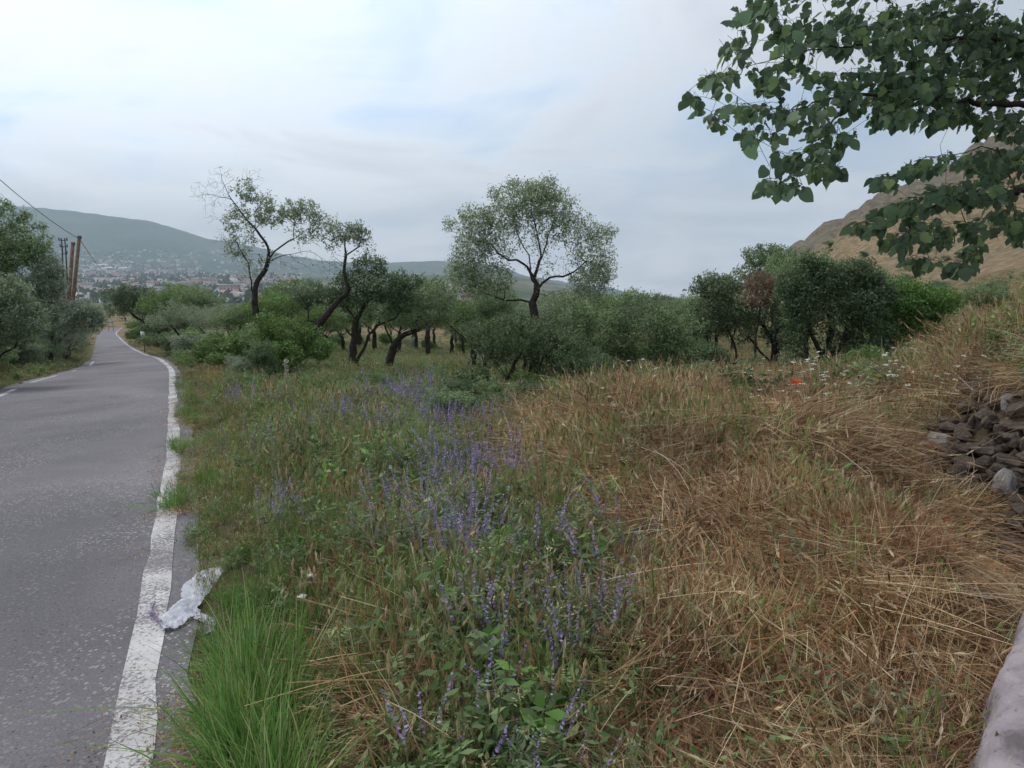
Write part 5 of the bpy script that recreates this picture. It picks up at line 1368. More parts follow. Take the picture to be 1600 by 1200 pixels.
# ------------------------------------------------------------------ overhanging broad-leaved tree
def bl(u, v, ru, rv, n, t_):
    rng = bl.r; d = unit(rng.normal(0, 1, (n, 3))) * rng.uniform(.05, 1, (n, 1)) ** .45
    out_ = []
    for q in d:
        tt = t_ + q[2] * .45
        p = P(u + q[0] * ru, v + q[1] * rv, tt); out_.append((p[0], p[1], p[2], 1.0))
    return out_
bl.r = np.random.default_rng(404)
B = []
for a_ in [(1500, -60, 140, 60, 90, 4.2), (1300, -40, 110, 50, 70, 3.8), (1200, -10, 50, 30, 24, 3.5), (1500, 40, 110, 50, 110, 4.2), (1380, 50, 100, 55, 110, 3.8), (1260, 55, 70, 45, 75, 3.5), (1180, 25, 35, 25, 20, 3.5), (1150, 70, 30, 25, 16, 3.3), (1125, 115, 35, 14, 14, 3.2), (1085, 148, 22, 12, 8, 3.1),
           (1230, 115, 70, 25, 42, 3.4), (1170, 165, 40, 12, 14, 3.2), (1110, 182, 22, 10, 6, 3.1), (1260, 170, 60, 22, 36, 3.3), (1190, 205, 40, 14, 18, 3.1), (1330, 140, 70, 40, 60, 3.7), (1300, 205, 60, 18, 28, 3.3),
           (1240, 240, 40, 14, 16, 3.1), (1262, 262, 34, 14, 14, 3.1), (1205, 285, 22, 12, 9, 3.0), (1240, 285, 24, 12, 10, 3.0), (1300, 258, 26, 14, 10, 3.15), (1290, 232, 30, 12, 12, 3.1), (1420, 130, 70, 40, 60, 3.9), (1500, 120, 80, 50, 80, 4.1), (1400, 180, 50, 20, 28, 3.6), (1480, 180, 50, 20, 22, 3.9), (1570, 90, 60, 70, 80, 4.3), (1560, 190, 50, 25, 30, 4.2),
           (1650, 60, 60, 90, 60, 4.3), (1480, 245, 50, 10, 10, 3.6), (1430, 260, 30, 10, 8, 3.5), (1385, 280, 22, 12, 12, 3.3), (1545, 250, 45, 20, 28, 4.0), (1480, 300, 55, 18, 34, 3.6), (1420, 320, 45, 16, 28, 3.4), (1550, 300, 45, 30, 40, 3.9),
           (1360, 350, 35, 9, 14, 3.2), (1400, 375, 25, 14, 12, 3.2), (1450, 360, 45, 22, 36, 3.4), (1530, 350, 30, 16, 12, 3.7), (1590, 350, 25, 30, 26, 3.9), (1520, 390, 16, 22, 14, 3.6), (1440, 405, 32, 12, 14, 3.4), (1500, 415, 20, 10, 9, 3.5), (1610, 250, 40, 50, 40, 4.1)]:
    a_ = list(a_); a_[4] = int(a_[4] * (3.2 if a_[0] > 1400 and a_[1] < 230 else 2.5 if a_[0] > 1330 else 1.7)); B += bl(*a_)
TB = np.array((4.9, 3.7, 0)); TB[2] = ground_h(TB[0], TB[1])[0] - .1
lw = [[TB, TB + (0, .0, .9), TB + (-.1, .05, 1.7), TB + (-.3, .1, 2.3), TB + (-.5, .1, 3.1)],
      [TB + (-.22, .1, 2.1), P(1680, 190, 4.3), P(1600, 165, 4.15), P(1520, 160, 4.0), P(1430, 150, 3.8), P(1340, 150, 3.6), P(1260, 165, 3.4), P(1190, 185, 3.2)],
      [TB + (-.35, .1, 2.5), P(1660, 60, 4.3), P(1540, 60, 4.1), P(1420, 60, 3.8), P(1300, 75, 3.5), P(1200, 95, 3.3), P(1120, 125, 3.15)],
      [TB + (-.15, .05, 1.9), P(1660, 290, 4.1), P(1580, 300, 3.9), P(1500, 310, 3.65), P(1420, 335, 3.35)],
      [P(1340, 150, 3.6), P(1280, 215, 3.3), P(1235, 260, 3.1), P(1205, 285, 3.0)], [P(1560, 230, 4.0), P(1480, 240, 3.7), P(1400, 268, 3.4)], [P(1500, 310, 3.65), P(1515, 370, 3.6), P(1512, 410, 3.55)]]
rt2 = np.random.default_rng(405)
sk = build_skel(lw, np.array(B), .07, .10, rt2, droop=-.02, jit=.10)
Rk, chk, cnk = skel_radii(sk, .10, .0013)
org = sk.p[0].copy(); sk.p[:sk.n] -= org
mul = thing('mulberry_tree', 'broad-leaved tree reaching in from the right edge with hanging dark green leaves', 'tree', tuple(org))
idx = np.arange(1, sk.n); a1 = Acc(); big = idx[Rk[idx] > .03]; tubes(a1, sk, Rk, big, 10, (1, 1, 1)); obj('trunk', a1.mesh('trunk', M_BARK, True), mul)
a2 = Acc(); tubes(a2, sk, Rk, idx[Rk[idx] <= .03], 5, (1, 1, 1)); obj('twigs', a2.mesh('twigs', M_BARK, True), mul, kind='stuff')
def leaf_tpl(seed):
    rng = np.random.default_rng(seed)
    x = np.array([0, .06, .18, .32, .46, .60, .74, .88, 1.0])
    wl = np.array([0, .22, .36, .40, .37, .33, .25, .12, 0]); wr = wl.copy()
    if seed % 3 == 0: wl[4] *= .62; wl[5] *= 1.12
    if seed % 3 == 1: wr[4] *= .55; wl[3] *= 1.1; wr[5] *= 1.15
    wl *= rng.uniform(.9, 1.15); wr *= rng.uniform(.9, 1.15)
    cx = rng.uniform(-.25, -.1); curl = rng.uniform(.05, .22)
    zc = cx * x ** 2
    V = []
    for i in range(len(x)):
        zl = zc[i] + curl * wl[i] * .9 + .03 * math.sin(9 * x[i] + seed); zr = zc[i] + curl * wr[i] * .9 + .03 * math.sin(8 * x[i] + 1 + seed)
        sh = -0.07 if i == 1 else 0
        V += [(x[i] + sh, wl[i], zl), (x[i], 0, zc[i]), (x[i] + sh, -wr[i], zr)]
    V = np.array(V); q = []
    for i in range(len(x) - 1):
        b_ = i * 3; q += [(b_, b_ + 1, b_ + 4, b_ + 3), (b_ + 1, b_ + 2, b_ + 5, b_ + 4)]
    # petiole
    n0 = len(V); V = np.vstack([V, [(-.35, .008, .05), (-.35, -.008, .05), (0, -.008, .004), (0, .008, .004)]]); q.append((n0, n0 + 1, n0 + 2, n0 + 3))
    return V, np.array(q)
TPL = [leaf_tpl(k) for k in range(6)]
LC = [(.12, .19, .105), (.145, .235, .11), (.10, .165, .09), (.21, .31, .12), (.125, .20, .11)]
LME = []
for k, (V, q) in enumerate(TPL):
    for c_ in (LC[k % 5], LC[(k + 2) % 5]):
        C = np.tile(c_, (len(q), 1)); LME.append(mesh_np('leaf', V, q, None, M_OVER, C, True))
tips = idx[(Rk[idx] < .0013 * 2.6) & (sk.leaf[idx] > 0)]
kk = rt2.poisson(1.35, len(tips)); jj = np.repeat(tips, kk)
f_ = rt2.uniform(0, 1, (len(jj), 1)); base = sk.p[sk.par[jj]] * (1 - f_) + sk.p[jj] * f_
nL = len(jj)
td = unit(sk.p[jj] - sk.p[sk.par[jj]])
ld = unit(td * .5 + np.array((-.25, -.05, -1.0)) + rt2.normal(0, .42, (nL, 3)))
ln_ = unit(rt2.normal(0, .8, (nL, 3)) + np.array((-.3, -.6, .5)))
lsz = rt2.uniform(.032, .074, nL) * np.where(rt2.uniform(0, 1, nL) < .2, .6, 1)
ls = unit(np.cross(ln_, ld)); ln_ = np.cross(ld, ls)
origin = base + ld * (lsz * .33)[:, None]
uu, vv, ttt = proj(origin[:, 0] + org[0], origin[:, 1] + org[1], origin[:, 2] + org[2])
infr = (uu > -20) & (uu < 1620) & (vv > -20)
size_px = np.where(infr, lsz / ttt, 0); order = np.argsort(-size_px)
from mathutils import Matrix
near_ids = set(order[:300].tolist())
accL = Acc()
for i in range(nL):
    M = np.stack([ld[i], ls[i], ln_[i]], 1) * lsz[i]
    if i in near_ids:
        o = bpy.data.objects.new('leaf', LME[i % len(LME)]); COL.objects.link(o); o.parent = mul
        mw = Matrix.Identity(4)
        for r_ in range(3):
            for c_ in range(3): mw[r_][c_] = M[r_, c_]
            mw[r_][3] = origin[i][r_]
        o.matrix_local = mw
    else:
        V, q = TPL[i % 6]; accL.add(V @ M.T + origin[i], q, np.array(LC[i % 5]) * rt2.uniform(.75, 1.25))
obj('leaves', accL.mesh('leaves', M_OVER, True), mul, kind='stuff')

# ------------------------------------------------------------------ poles, cables, lattice mast, small signs
def tube_mesh(name, pts, rads, mat, sides=8, cap=True):
    pts = np.asarray(pts, float); n = len(pts); d = unit(np.gradient(pts, axis=0))
    ref = np.tile((.3, .9, .1), (n, 1)); alt = np.abs((d * ref).sum(1)) > .93; ref[alt] = (0, 0, 1)
    a = unit(np.cross(d, ref)); b_ = np.cross(d, a); th = np.arange(sides) * 2 * math.pi / sides
    rads = np.broadcast_to(rads, (n,))
    V = (pts[:, None] + rads[:, None, None] * (a[:, None] * np.cos(th)[None, :, None] + b_[:, None] * np.sin(th)[None, :, None])).reshape(-1, 3)
    k = np.arange(sides); i = np.arange(n - 1)[:, None] * sides
    q = np.stack([i + k, i + (k + 1) % sides, i + sides + (k + 1) % sides, i + sides + k], -1).reshape(-1, 4)
    V = np.vstack([V, pts[0], pts[-1]]); c0_ = n * sides
    t1_ = np.stack([k, (k + 1) % sides, np.full(sides, c0_)], 1)[:, ::-1]; t2_ = np.stack([(n - 1) * sides + k, (n - 1) * sides + (k + 1) % sides, np.full(sides, c0_ + 1)], 1)
    return mesh_np(name, V, q, np.vstack([t1_, t2_]), mat, None, True)
def box_mesh(name, c, sx, sy, sz, mat, rz=0):
    V = np.array([(x, y, z) for x in (-.5, .5) for y in (-.5, .5) for z in (-.5, .5)]) * (sx, sy, sz)
    ca, sa = math.cos(rz), math.sin(rz); V = V @ np.array(((ca, sa, 0), (-sa, ca, 0), (0, 0, 1))) + c
    return mesh_np(name, V, [(0, 1, 3, 2), (4, 6, 7, 5), (0, 4, 5, 1), (2, 3, 7, 6), (0, 2, 6, 4), (1, 5, 7, 3)], None, mat)
poletops = []
for (ub, ut, vt, t_, r_, lb) in ((112, 124, 369, 33, .085, 'taller wooden utility pole with a pale cap, leaning right above the silvery shrub'), (107, 114, 379, 33.5, .09, 'shorter greyer wooden pole standing against the taller one')):
    top = P(ut, vt, t_); g_ = P(ub - 8, 560, t_); g_[2] = ground_h(g_[0], g_[1])[0]
    pl_ = thing('utility_pole', lb, 'pole', tuple(g_), 'wooden poles left of the road')
    tp = top - g_
    obj('post', tube_mesh('post', [np.array((0, 0, -.3)), tp * .3, tp * .6, tp], [r_ * 1.15, r_ * 1.1, r_, r_ * .92], M_POLE, 12), pl_)
    obj('cap', tube_mesh('cap', [tp - (0, 0, .12), tp + (0, 0, .02)], [r_ * 1.08, r_ * 1.05], M_POLE if 'shorter' in lb else M_TWIG, 12), pl_)
    poletops.append(top)
def cable(p0, p1, sag, r_, label):
    s = np.linspace(0, 1, 40)[:, None]; p = p0 * (1 - s) + p1 * s; p[:, 2] -= sag * 4 * (s * (1 - s))[:, 0]
    o = obj('overhead_cable', tube_mesh('overhead_cable', p, r_, M_WIRE, 5)); o['label'] = label; o['category'] = 'cable'; o['group'] = 'overhead cables left of the road'
tp = poletops[0] - (0, 0, .15)
cable(P(-160, 130, 17), tp, .35, .014, 'thick dark overhead cable sagging from the left edge down to the taller pole')
cable(P(-150, 160, 22), P(98, 378, 78), .5, .010, 'upper faint thin cable running down to the lattice mast')
cable(P(-150, 190, 22), P(94, 378, 78), .5, .010, 'lower faint thin cable running down to the lattice mast')
cable(tp, P(176, 430, 120), .8, .016, 'thin cable dropping from the taller pole to the right over the town')
mg = P(98, 470, 78); mg[2] = ground_h(mg[0], mg[1])[0]
mast = thing('power_mast', 'small dark power mast with two crossarms beyond the wooden poles', 'power mast', tuple(mg))
mt = P(97, 372, 78) - mg
obj('post', tube_mesh('post', [np.array((-.25, 0, -.3)), mt + (-.12, 0, -1.0), mt + (-.12, 0, 0)], [.12, .08, .07], M_METAL, 6), mast)
obj('post', tube_mesh('post', [np.array((.35, 0, -.3)), mt + (.28, 0, -1.0), mt + (.28, 0, 0)], [.10, .07, .06], M_METAL, 6), mast)
for dz_, wd_ in ((-.25, .5), (-1.0, .45), (-1.8, .3)):
    ca_ = obj('crossarm', box_mesh('crossarm', mt + (0.08, 0, dz_), wd_ * 2, .1, .1, M_METAL), mast)
    for s_ in (-1, 1):
        obj('insulator', tube_mesh('insulator', [mt + (.08 + s_ * wd_ * .92, 0, dz_ + .05), mt + (.08 + s_ * wd_ * .92, 0, dz_ + .32)], [.07, .045], M_METAL, 6), ca_)
M_TEAL = plain_mat('teal_sign', (.20, .42, .46), (.24, .48, .52), 3, .5, 0); M_WHITE = plain_mat('white_paint', (.5, .52, .52), (.62, .63, .63), 3, .6, 0)
q = P(172, 503, 130); g_ = ground_h(q[0], q[1])[0]
sg = thing('road_sign', 'small teal road sign board at the far end of the road', 'sign', (q[0], q[1], g_))
obj('board', box_mesh('board', (0, 0, q[2] - g_), 1.15, .05, .42, M_TEAL, .4), sg)
for s_ in (-.4, .4): obj('post', tube_mesh('post', [(s_ * .92, .06 + s_ * .39, -.2), (s_ * .92, .06 + s_ * .39, q[2] - g_ + .2)], .035, M_METAL, 6), sg)
q = P(216, 523, 44); q[0] += .3; g_ = ground_h(q[0], q[1])[0]
sg = thing('marker_board', 'small pale marker board on a short post on the right verge at the bend', 'sign', (q[0], q[1], g_))
obj('board', box_mesh('board', (0, 0, max(.5, q[2] - g_)), .34, .04, .42, M_WHITE, -.3), sg)
obj('post', tube_mesh('post', [(0, .06, -.2), (0, .06, max(.5, q[2] - g_) + .15)], .03, M_METAL, 6), sg)

# ------------------------------------------------------------------ town in the valley
def flat_mat(name, c, r=.8):
    m, t, out = mat_new(name); b = N(t, 'ShaderNodeBsdfPrincipled'); b.inputs['Roughness'].default_value = r
    g = N(t, 'ShaderNodeNewGeometry'); oi = N(t, 'ShaderNodeObjectInfo')
    f_ = mth(t, 'ADD', mth(t, 'MULTIPLY', oi.outputs['Random'], .35), mth(t, 'MULTIPLY', noise(t, g.outputs['Position'], .08, 4), .5))
    L(t, ramp(t, f_, [(.15, tuple(x * .7 for x in c)), (.6, tuple(min(.85, x * 1.25) for x in c))]), b.inputs['Base Color'])
    L(t, b.outputs[0], out.inputs[0]); return m
W1, W2, W3 = flat_mat('cream_render', (.55, .50, .44)), flat_mat('white_render', (.7, .7, .7)), flat_mat('brick_render', (.42, .27, .22))
RF, RW, RG, WN = flat_mat('tile_roof', (.38, .19, .14)), flat_mat('white_sheet_roof', (.78, .80, .82)), flat_mat('grey_sheet_roof', (.42, .44, .46)), flat_mat('window_glass', (.08, .10, .13), .3)
def house_meshes(w_, d_, h_, gable, storeys, seed):
    V = np.array([(x, y, z) for x in (-w_ / 2, w_ / 2) for y in (-d_ / 2, d_ / 2) for z in (-6, h_)])
    wall_ = lambda m: mesh_np('walls', V, [(0, 1, 3, 2), (4, 6, 7, 5), (0, 4, 5, 1), (2, 3, 7, 6), (1, 5, 7, 3)], None, m)
    e = .5; rh = min(d_, w_) * (.28 if gable else .02)
    Vr = np.array([(-w_ / 2 - e, -d_ / 2 - e, h_ + .02), (w_ / 2 + e, -d_ / 2 - e, h_ + .02), (w_ / 2 + e, d_ / 2 + e, h_ + .02), (-w_ / 2 - e, d_ / 2 + e, h_ + .02), (-w_ / 2 - e, 0, h_ + rh + .3), (w_ / 2 + e, 0, h_ + rh + .3)])
    roof_ = lambda m: mesh_np('roof', Vr, [(0, 1, 5, 4), (2, 3, 4, 5), (0, 3, 2, 1)], [(0, 4, 3), (1, 2, 5)], m)
    wv, wq = [], []
    nx_ = max(2, int(w_ / 4)); ny_ = max(2, int(d_ / 4))
    for st in range(storeys):
        z = 1.2 + st * (h_ / storeys)
        for sgn in (-1, 1):
            for i in range(nx_):
                x = -w_ / 2 + (i + .5) * w_ / nx_; y = sgn * (d_ / 2 + .03); b_ = len(wv)
                wv += [(x - .6, y, z), (x + .6, y, z), (x + .6, y, z + 1.3), (x - .6, y, z + 1.3)]; wq.append((b_, b_ + 1, b_ + 2, b_ + 3))
            for i in range(ny_):
                y = -d_ / 2 + (i + .5) * d_ / ny_; x = sgn * (w_ / 2 + .03); b_ = len(wv)
                wv += [(x, y - .6, z), (x, y + .6, z), (x, y + .6, z + 1.3), (x, y - .6, z + 1.3)]; wq.append((b_, b_ + 1, b_ + 2, b_ + 3))
    return wall_, roof_, mesh_np('windows', wv, wq, None, WN)
HT = []
for (w_, d_, h_, g_, st, wm, rm, nm) in ((14, 11, 6.5, 1, 2, W1, RF, 'cream house with a tiled roof'), (16, 12, 7, 1, 2, W2, RF, 'white house with a tiled roof'), (22, 14, 15, 0, 5, W1, RG, 'cream flat-roofed block'),
                                       (26, 15, 17, 0, 5, W3, RG, 'reddish flat-roofed block'), (24, 16, 8, 0, 2, W2, RW, 'pale-roofed white building'), (18, 12, 9, 1, 3, W3, RF, 'reddish house with a tiled roof')):
    a, b, c = house_meshes(w_, d_, h_, g_, st, 1); HT.append((a(wm), b(rm), c, nm))
rh_ = np.random.default_rng(55)
def townpix(n):
    # density follows the built-up bands seen in the photograph
    u = rh_.uniform(125, 470, n * 6); v = rh_.uniform(392, 474, n * 6)
    top = np.interp(u, [125, 200, 300, 400, 470], [408, 412, 424, 440, 450])
    dn = np.where(v > top, .9, .13) * np.where(v > top + 34, .75, 1) * np.where((fbm(u / 26, v / 9, 3, 5) > -.12), 1, .25)
    k = rh_.uniform(0, 1, n * 6) < dn
    return u[k][:n], v[k][:n]
uh, vh = townpix(210)
uh = np.concatenate([uh, rh_.uniform(640, 725, 12), rh_.uniform(-60, 120, 14)]); vh = np.concatenate([vh, rh_.uniform(486, 500, 12), rh_.uniform(395, 440, 14)])
HP = many_on_ground(uh, vh, 700, 8000)
def band(q):
    r = np.hypot(q[0], q[1]); a = math.degrees(math.atan2(q[0], q[1]))
    w_ = 'high on the mountain foot' if r > 4200 else 'far in town' if r > 3000 else 'mid town' if r > 2000 else 'near town edge'
    c_ = ' left of poles' if a < -35 else ' right of poles' if a < -31.5 else ' above road end' if a < -28.5 else ' above road bend' if a < -25.5 else ' left of thin almond' if a < -21 else ' behind almonds'
    return w_ + c_
seenl = {}
for q in HP:
    k = int(rh_.choice(6, p=[.28, .2, .14, .13, .13, .12])); a, b, c, nm = HT[k]
    lb = 'tiny ' + nm + ', ' + band(q)
    r = thing('town_house', lb, 'house', tuple(q), 'houses of the distant town', rh_.uniform(-.5, .9))
    s_ = rh_.uniform(.9, 1.5); r.scale = (s_, s_, s_)
    obj('walls', a, r); obj('roof', b, r); obj('windows', c, r, kind='stuff')
us, vs = townpix(1500); SP_ = many_on_ground(us, vs, 700, 8000, 200)
A_ = Acc()
boxV = np.array([(x, y, z) for x in (-.5, .5) for y in (-.5, .5) for z in (-.6, 1)]); boxQ = np.array([(0, 1, 3, 2), (4, 6, 7, 5), (0, 4, 5, 1), (2, 3, 7, 6), (1, 5, 7, 3)])
for q in SP_:
    w_, d_, h_ = rh_.uniform(9, 26), rh_.uniform(9, 18), rh_.choice([5, 6, 8, 12, 15], p=[.3, .3, .2, .1, .1]); a = rh_.uniform(-.5, 1)
    V = boxV * (w_, d_, h_); V = V @ np.array(((math.cos(a), math.sin(a), 0), (-math.sin(a), math.cos(a), 0), (0, 0, 1))) + q
    cw = [(.55, .5, .44), (.66, .66, .66), (.45, .33, .28), (.6, .56, .5)][rh_.integers(0, 4)]; cr = [(.38, .2, .15), (.55, .56, .58), (.7, .72, .74), (.34, .22, .18)][rh_.integers(0, 4)]
    A_.add(V, boxQ, np.array([cw, cw, cw, cw, cr]))
M_TOWN = leaf_mat('town_render', transl=0, rough=.9, patch=.1, spec=.1, rnd=0, pscale=.01)
obj('distant_town', A_.mesh('distant_town', M_TOWN), kind='stuff')
# groves between the houses: lumpy dark tree masses
us, vs = townpix(900); GP = many_on_ground(us, vs, 700, 8000, 200); A_ = Acc()
for q in GP:
    n = 14; p = q + rh_.normal(0, 1, (n, 3)) * (22, 22, 2.0) + (0, 0, 4)
    leaf_quads(A_, p, rh_, 15, 12, [(.05, .075, .045), (.07, .095, .055), (.04, .06, .035)], .6)
obj('valley_woodland', A_.mesh('valley_woodland', M_LEAF), kind='stuff')
def big_hall(u, v, len_px, wide, h_, ang, lb, roofm):
    q = many_on_ground(np.array([float(u)]), np.array([float(v)]), 700, 8000)[0]
    t_ = proj(q[0], q[1], q[2])[2]; ln = len_px / F * t_
    r = thing('warehouse', lb, 'warehouse', tuple(q), None, ang)
    V = boxV * (ln, wide, h_)
    obj('walls', mesh_np('walls', V, boxQ, None, W2), r)
    nb = 4
    for k in range(nb):
        x0, x1 = -ln / 2 + k * ln / nb - (.3 if k == 0 else -.4), -ln / 2 + (k + 1) * ln / nb + (.3 if k == nb - 1 else 0)
        Vr = [(x0, -wide / 2 - 1, h_ + .1), (x1, -wide / 2 - 1, h_ + .1), (x1, wide / 2 + 1, h_ + .1), (x0, wide / 2 + 1, h_ + .1), (x0, 0, h_ + 4), (x1, 0, h_ + 4)]
        obj('roof', mesh_np('roof', Vr, [(0, 1, 5, 4), (2, 3, 4, 5)], [(0, 4, 3), (1, 2, 5)], roofm), r)
big_hall(158, 416, 60, 46, 10, -.12, 'long white-roofed warehouse, brightest of the distant town', RW)
big_hall(182, 422, 40, 36, 9, -.10, 'second long pale warehouse just right of the brightest one', RW)
big_hall(150, 424, 34, 30, 8, -.10, 'short pale hall below the brightest warehouse', RG)
big_hall(184, 452, 26, 20, 7, -.05, 'small white hall near the end of the road', RW)
big_hall(330, 462, 70, 60, 3, .05, 'flat pale yard roof left of the thin almond trunk', W1 and flat_mat('sand_roof', (.5, .42, .3)))

# ------------------------------------------------------------------ plastic sheet, litter and small flowers by the road
def sheet():
    spine = np.array([(346, 902), (330, 905), (312, 922), (304, 945), (288, 962), (276, 978), (264, 990)], float)
    wid = np.array([.05, .095, .085, .065, .07, .07, .04])
    def strip(spine, wid, seed, nn=60, mm=18):
        rr__ = np.array([at_z(u, v, -.30) for u, v in spine])
        for i, (u, v) in enumerate(spine):
            rr__[i] = on_ground(u, v, 1.6)
        rr__[:, 2] += .006
        xs = np.linspace(0, len(spine) - 1, nn)
        C = np.stack([np.interp(xs, np.arange(len(spine)), rr__[:, k]) for k in range(3)], 1); W_ = np.interp(xs, np.arange(len(spine)), wid)
        for _ in range(4): C[1:-1] = (C[:-2] + C[1:-1] * 2 + C[2:]) / 4
        d = unit(np.gradient(C, axis=0) * (1, 1, 0)); sd = np.stack([-d[:, 1], d[:, 0], 0 * d[:, 0]], 1)
        f = np.linspace(-1, 1, mm)
        P0 = C[:, None] + sd[:, None] * (f[None, :, None] * (W_ * (1 + .35 * fbm(xs * 1.7, xs * 0, 3, seed)))[:, None, None])
        X_, Y_ = P0[..., 0], P0[..., 1]
        hgt = np.abs(fbm(X_ * 16, Y_ * 16, 3, seed)) * .055 + np.abs(fbm(X_ * 45, Y_ * 45, 2, seed + 3)) * .022
        G_ = np.maximum(ground_h(X_, Y_), C[:, None, 2] - .05)
        P0[..., 2] = G_ + .02 + hgt * (1 - .6 * np.abs(f[None]) ** 3)
        P0[..., :2] += .02 * np.stack([fbm(X_ * 30, Y_ * 30, 2, 7), fbm(X_ * 30, Y_ * 30, 2, 8)], -1)
        i = np.arange(nn - 1)[:, None] * mm + np.arange(mm - 1)[None]
        return P0.reshape(-1, 3), np.stack([i, i + mm, i + mm + 1, i + 1], -1).reshape(-1, 4)
    a = Acc(); V, q = strip(spine, wid, 61); a.add(V, q, (.62, .63, .70))
    V, q = strip(np.array([(300, 968), (318, 972), (330, 982), (328, 1000)], float), np.array([.03, .03, .028, .022]), 67, 40, 12); a.add(V, q, (.55, .55, .62))
    return a
ms = leaf_mat('thin_plastic', transl=.35, rough=.35, patch=.15, spec=.5, rnd=0, pscale=20)
o = obj('plastic_sheet', sheet().mesh('plastic_sheet', ms, True)); o['label'] = 'torn crumpled white plastic sheet lying between the road line and the grass'; o['category'] = 'plastic sheet'
# plastic offcut and twig on the asphalt
q = on_ground(243, 800, 2); a = Acc(); leaf_quads(a, np.array([q + (0, 0, .035)]), np.random.default_rng(2), .05, .035, [(.7, .7, .68)], 3)
o = obj('paper_scrap', a.mesh('paper_scrap', M_PETAL)); o['label'] = 'small white scrap at the left rim of the road line'; o['category'] = 'litter'
p0, p1 = on_ground(152, 964, 1.6), on_ground(188, 953, 1.6)
o = obj('fallen_twig', tube_mesh('fallen_twig', [p0 + (0, 0, .03), (p0 + p1) / 2 + (0, .006, .034), p1 + (0, 0, .03)], [.004, .005, .003], M_BARK, 6)); o['label'] = 'short dark twig lying on the asphalt left of the line'; o['category'] = 'twig'
# flowering vetch sprig lying across the line
def sprig_mesh(seed):
    rng = np.random.default_rng(seed); a = Acc()
    for (pts_, n) in (([(300, 985), (272, 992), (252, 982), (236, 968)], 16), ([(262, 986), (244, 975), (240, 958)], 12)):
        c = np.array([on_ground(u, v, 1.6) + (0, 0, .035) for u, v in pts_]); c = resample(c, .02)
        d = unit(np.diff(c, axis=0)); strips(a, c[:-1], d, np.linalg.norm(np.diff(c, axis=0), axis=1) * 1.1, np.full(len(d), .003), np.zeros((len(d), 3)), pick(OLV, len(d), rng), 1, rng, .9)
        k = rng.integers(len(c) // 2, len(c), n * 3); leaf_quads(a, c[k] + rng.normal(0, .006, (n * 3, 3)) * (1, 1, .4), rng, .018, .009, [(.30, .22, .36), (.38, .30, .42), (.24, .17, .32)], 1)
    return a
o = obj('vetch_sprig', sprig_mesh(5).mesh('vetch_sprig', M_PETAL)); o['label'] = 'fallen purple vetch sprig lying across the white line beside the plastic sheet'; o['category'] = 'flower sprig'
# poppies
M_POP = leaf_mat('poppy_petal', transl=.35, rough=.5, patch=.05, spec=.2, rnd=0)
def poppy(u, v, t_, r_, lb):
    hp_ = P(u, v, t_); gz0 = min(ground_h(hp_[0], hp_[1])[0], hp_[2] - .15); h_ = hp_[2] - gz0
    p = thing('poppy', lb, 'poppy', (hp_[0], hp_[1], gz0), 'red poppies in the meadow')
    obj('stem', tube_mesh('stem', [(0.02, 0, 0), (0.0, .01, h_ * .6), (0, 0, h_)], [.003, .0025, .002], M_LEAF if False else flat_green, 5), p)
    rng = np.random.default_rng(int(u))
    for k in range(4):
        an = k * math.pi / 2 + rng.uniform(-.2, .2); V = []; n_ = 7
        for i in range(5):
            f = i / 4
            for j in range(n_):
                b_ = (j / (n_ - 1) - .5) * 1.9 * (.5 + .5 * f)
                r0 = r_ * f * (1 - .12 * (abs(b_)) ** 2)
                V.append((r0 * math.cos(an + b_), r0 * math.sin(an + b_), r_ * .75 * f ** 1.6 + .08 * r_ * math.sin(7 * b_ + k) * f + k * .0008))
        Q = [(i * n_ + j, i * n_ + j + 1, (i + 1) * n_ + j + 1, (i + 1) * n_ + j) for i in range(4) for j in range(n_ - 1)]
        obj('petal', mesh_np('petal', np.array(V) + (0, 0, h_), Q, None, M_POP, np.tile((.62, .06, .03), (len(Q), 1)), True), p)
flat_green = flat_mat('green_stem', (.10, .16, .06))
for a_ in ((514, 661, 8.6, 0.061, 'bright red poppy in front of the purple vetch, nearest on the left'), (495, 633, 11.5, 0.061, 'dull red poppy in the dry patch left of the meadow'), (735, 655, 9.2, 0.054, 'red poppy beside the dark bush right of the purple flowers'),
           (1243, 601, 6.2, 0.054, 'largest red poppy standing on the crest before the big dark tree'), (1282, 687, 5.2, 0.024, 'small red bud low in the dry grass below the largest poppy'), (1410, 598, 9.0, 0.047, 'pale red poppy on the right end of the crest'), (1537, 503, 11, 0.054, 'tiny red poppy high on the right bank')): poppy(*a_)
# white umbel flowers standing out near the camera
def white_flower(u, v, t_, r_, lb):
    hp_ = P(u, v, t_); gz0 = min(ground_h(hp_[0], hp_[1])[0], hp_[2] - .12); h_ = hp_[2] - gz0
    p = thing('white_flower', lb, 'flower', (hp_[0], hp_[1], gz0), 'white flowers in the near grass'); rng = np.random.default_rng(int(u))
    obj('stem', tube_mesh('stem', [(0.02, 0, 0), (0.0, .01, h_ * .6), (0, 0, h_ - .01)], [.003, .0025, .002], flat_green, 5), p)
    for k in range(9):
        an = k * 2.4; c = np.array((math.cos(an) * r_ * math.sqrt(k / 9), math.sin(an) * r_ * math.sqrt(k / 9), h_ + rng.normal(0, .002)))
        a = Acc(); m = 5; th = np.arange(m) * 2 * math.pi / m
        for q in th: a.add(np.array([(0, 0, 0), (math.cos(q - .4) * .006, math.sin(q - .4) * .006, .001), (math.cos(q) * .010, math.sin(q) * .010, .003), (math.cos(q + .4) * .006, math.sin(q + .4) * .006, .001)]) + c, np.array([(0, 1, 2, 3)]), (.8, .8, .78))
        obj('floret', a.mesh('floret', M_PETAL), p)
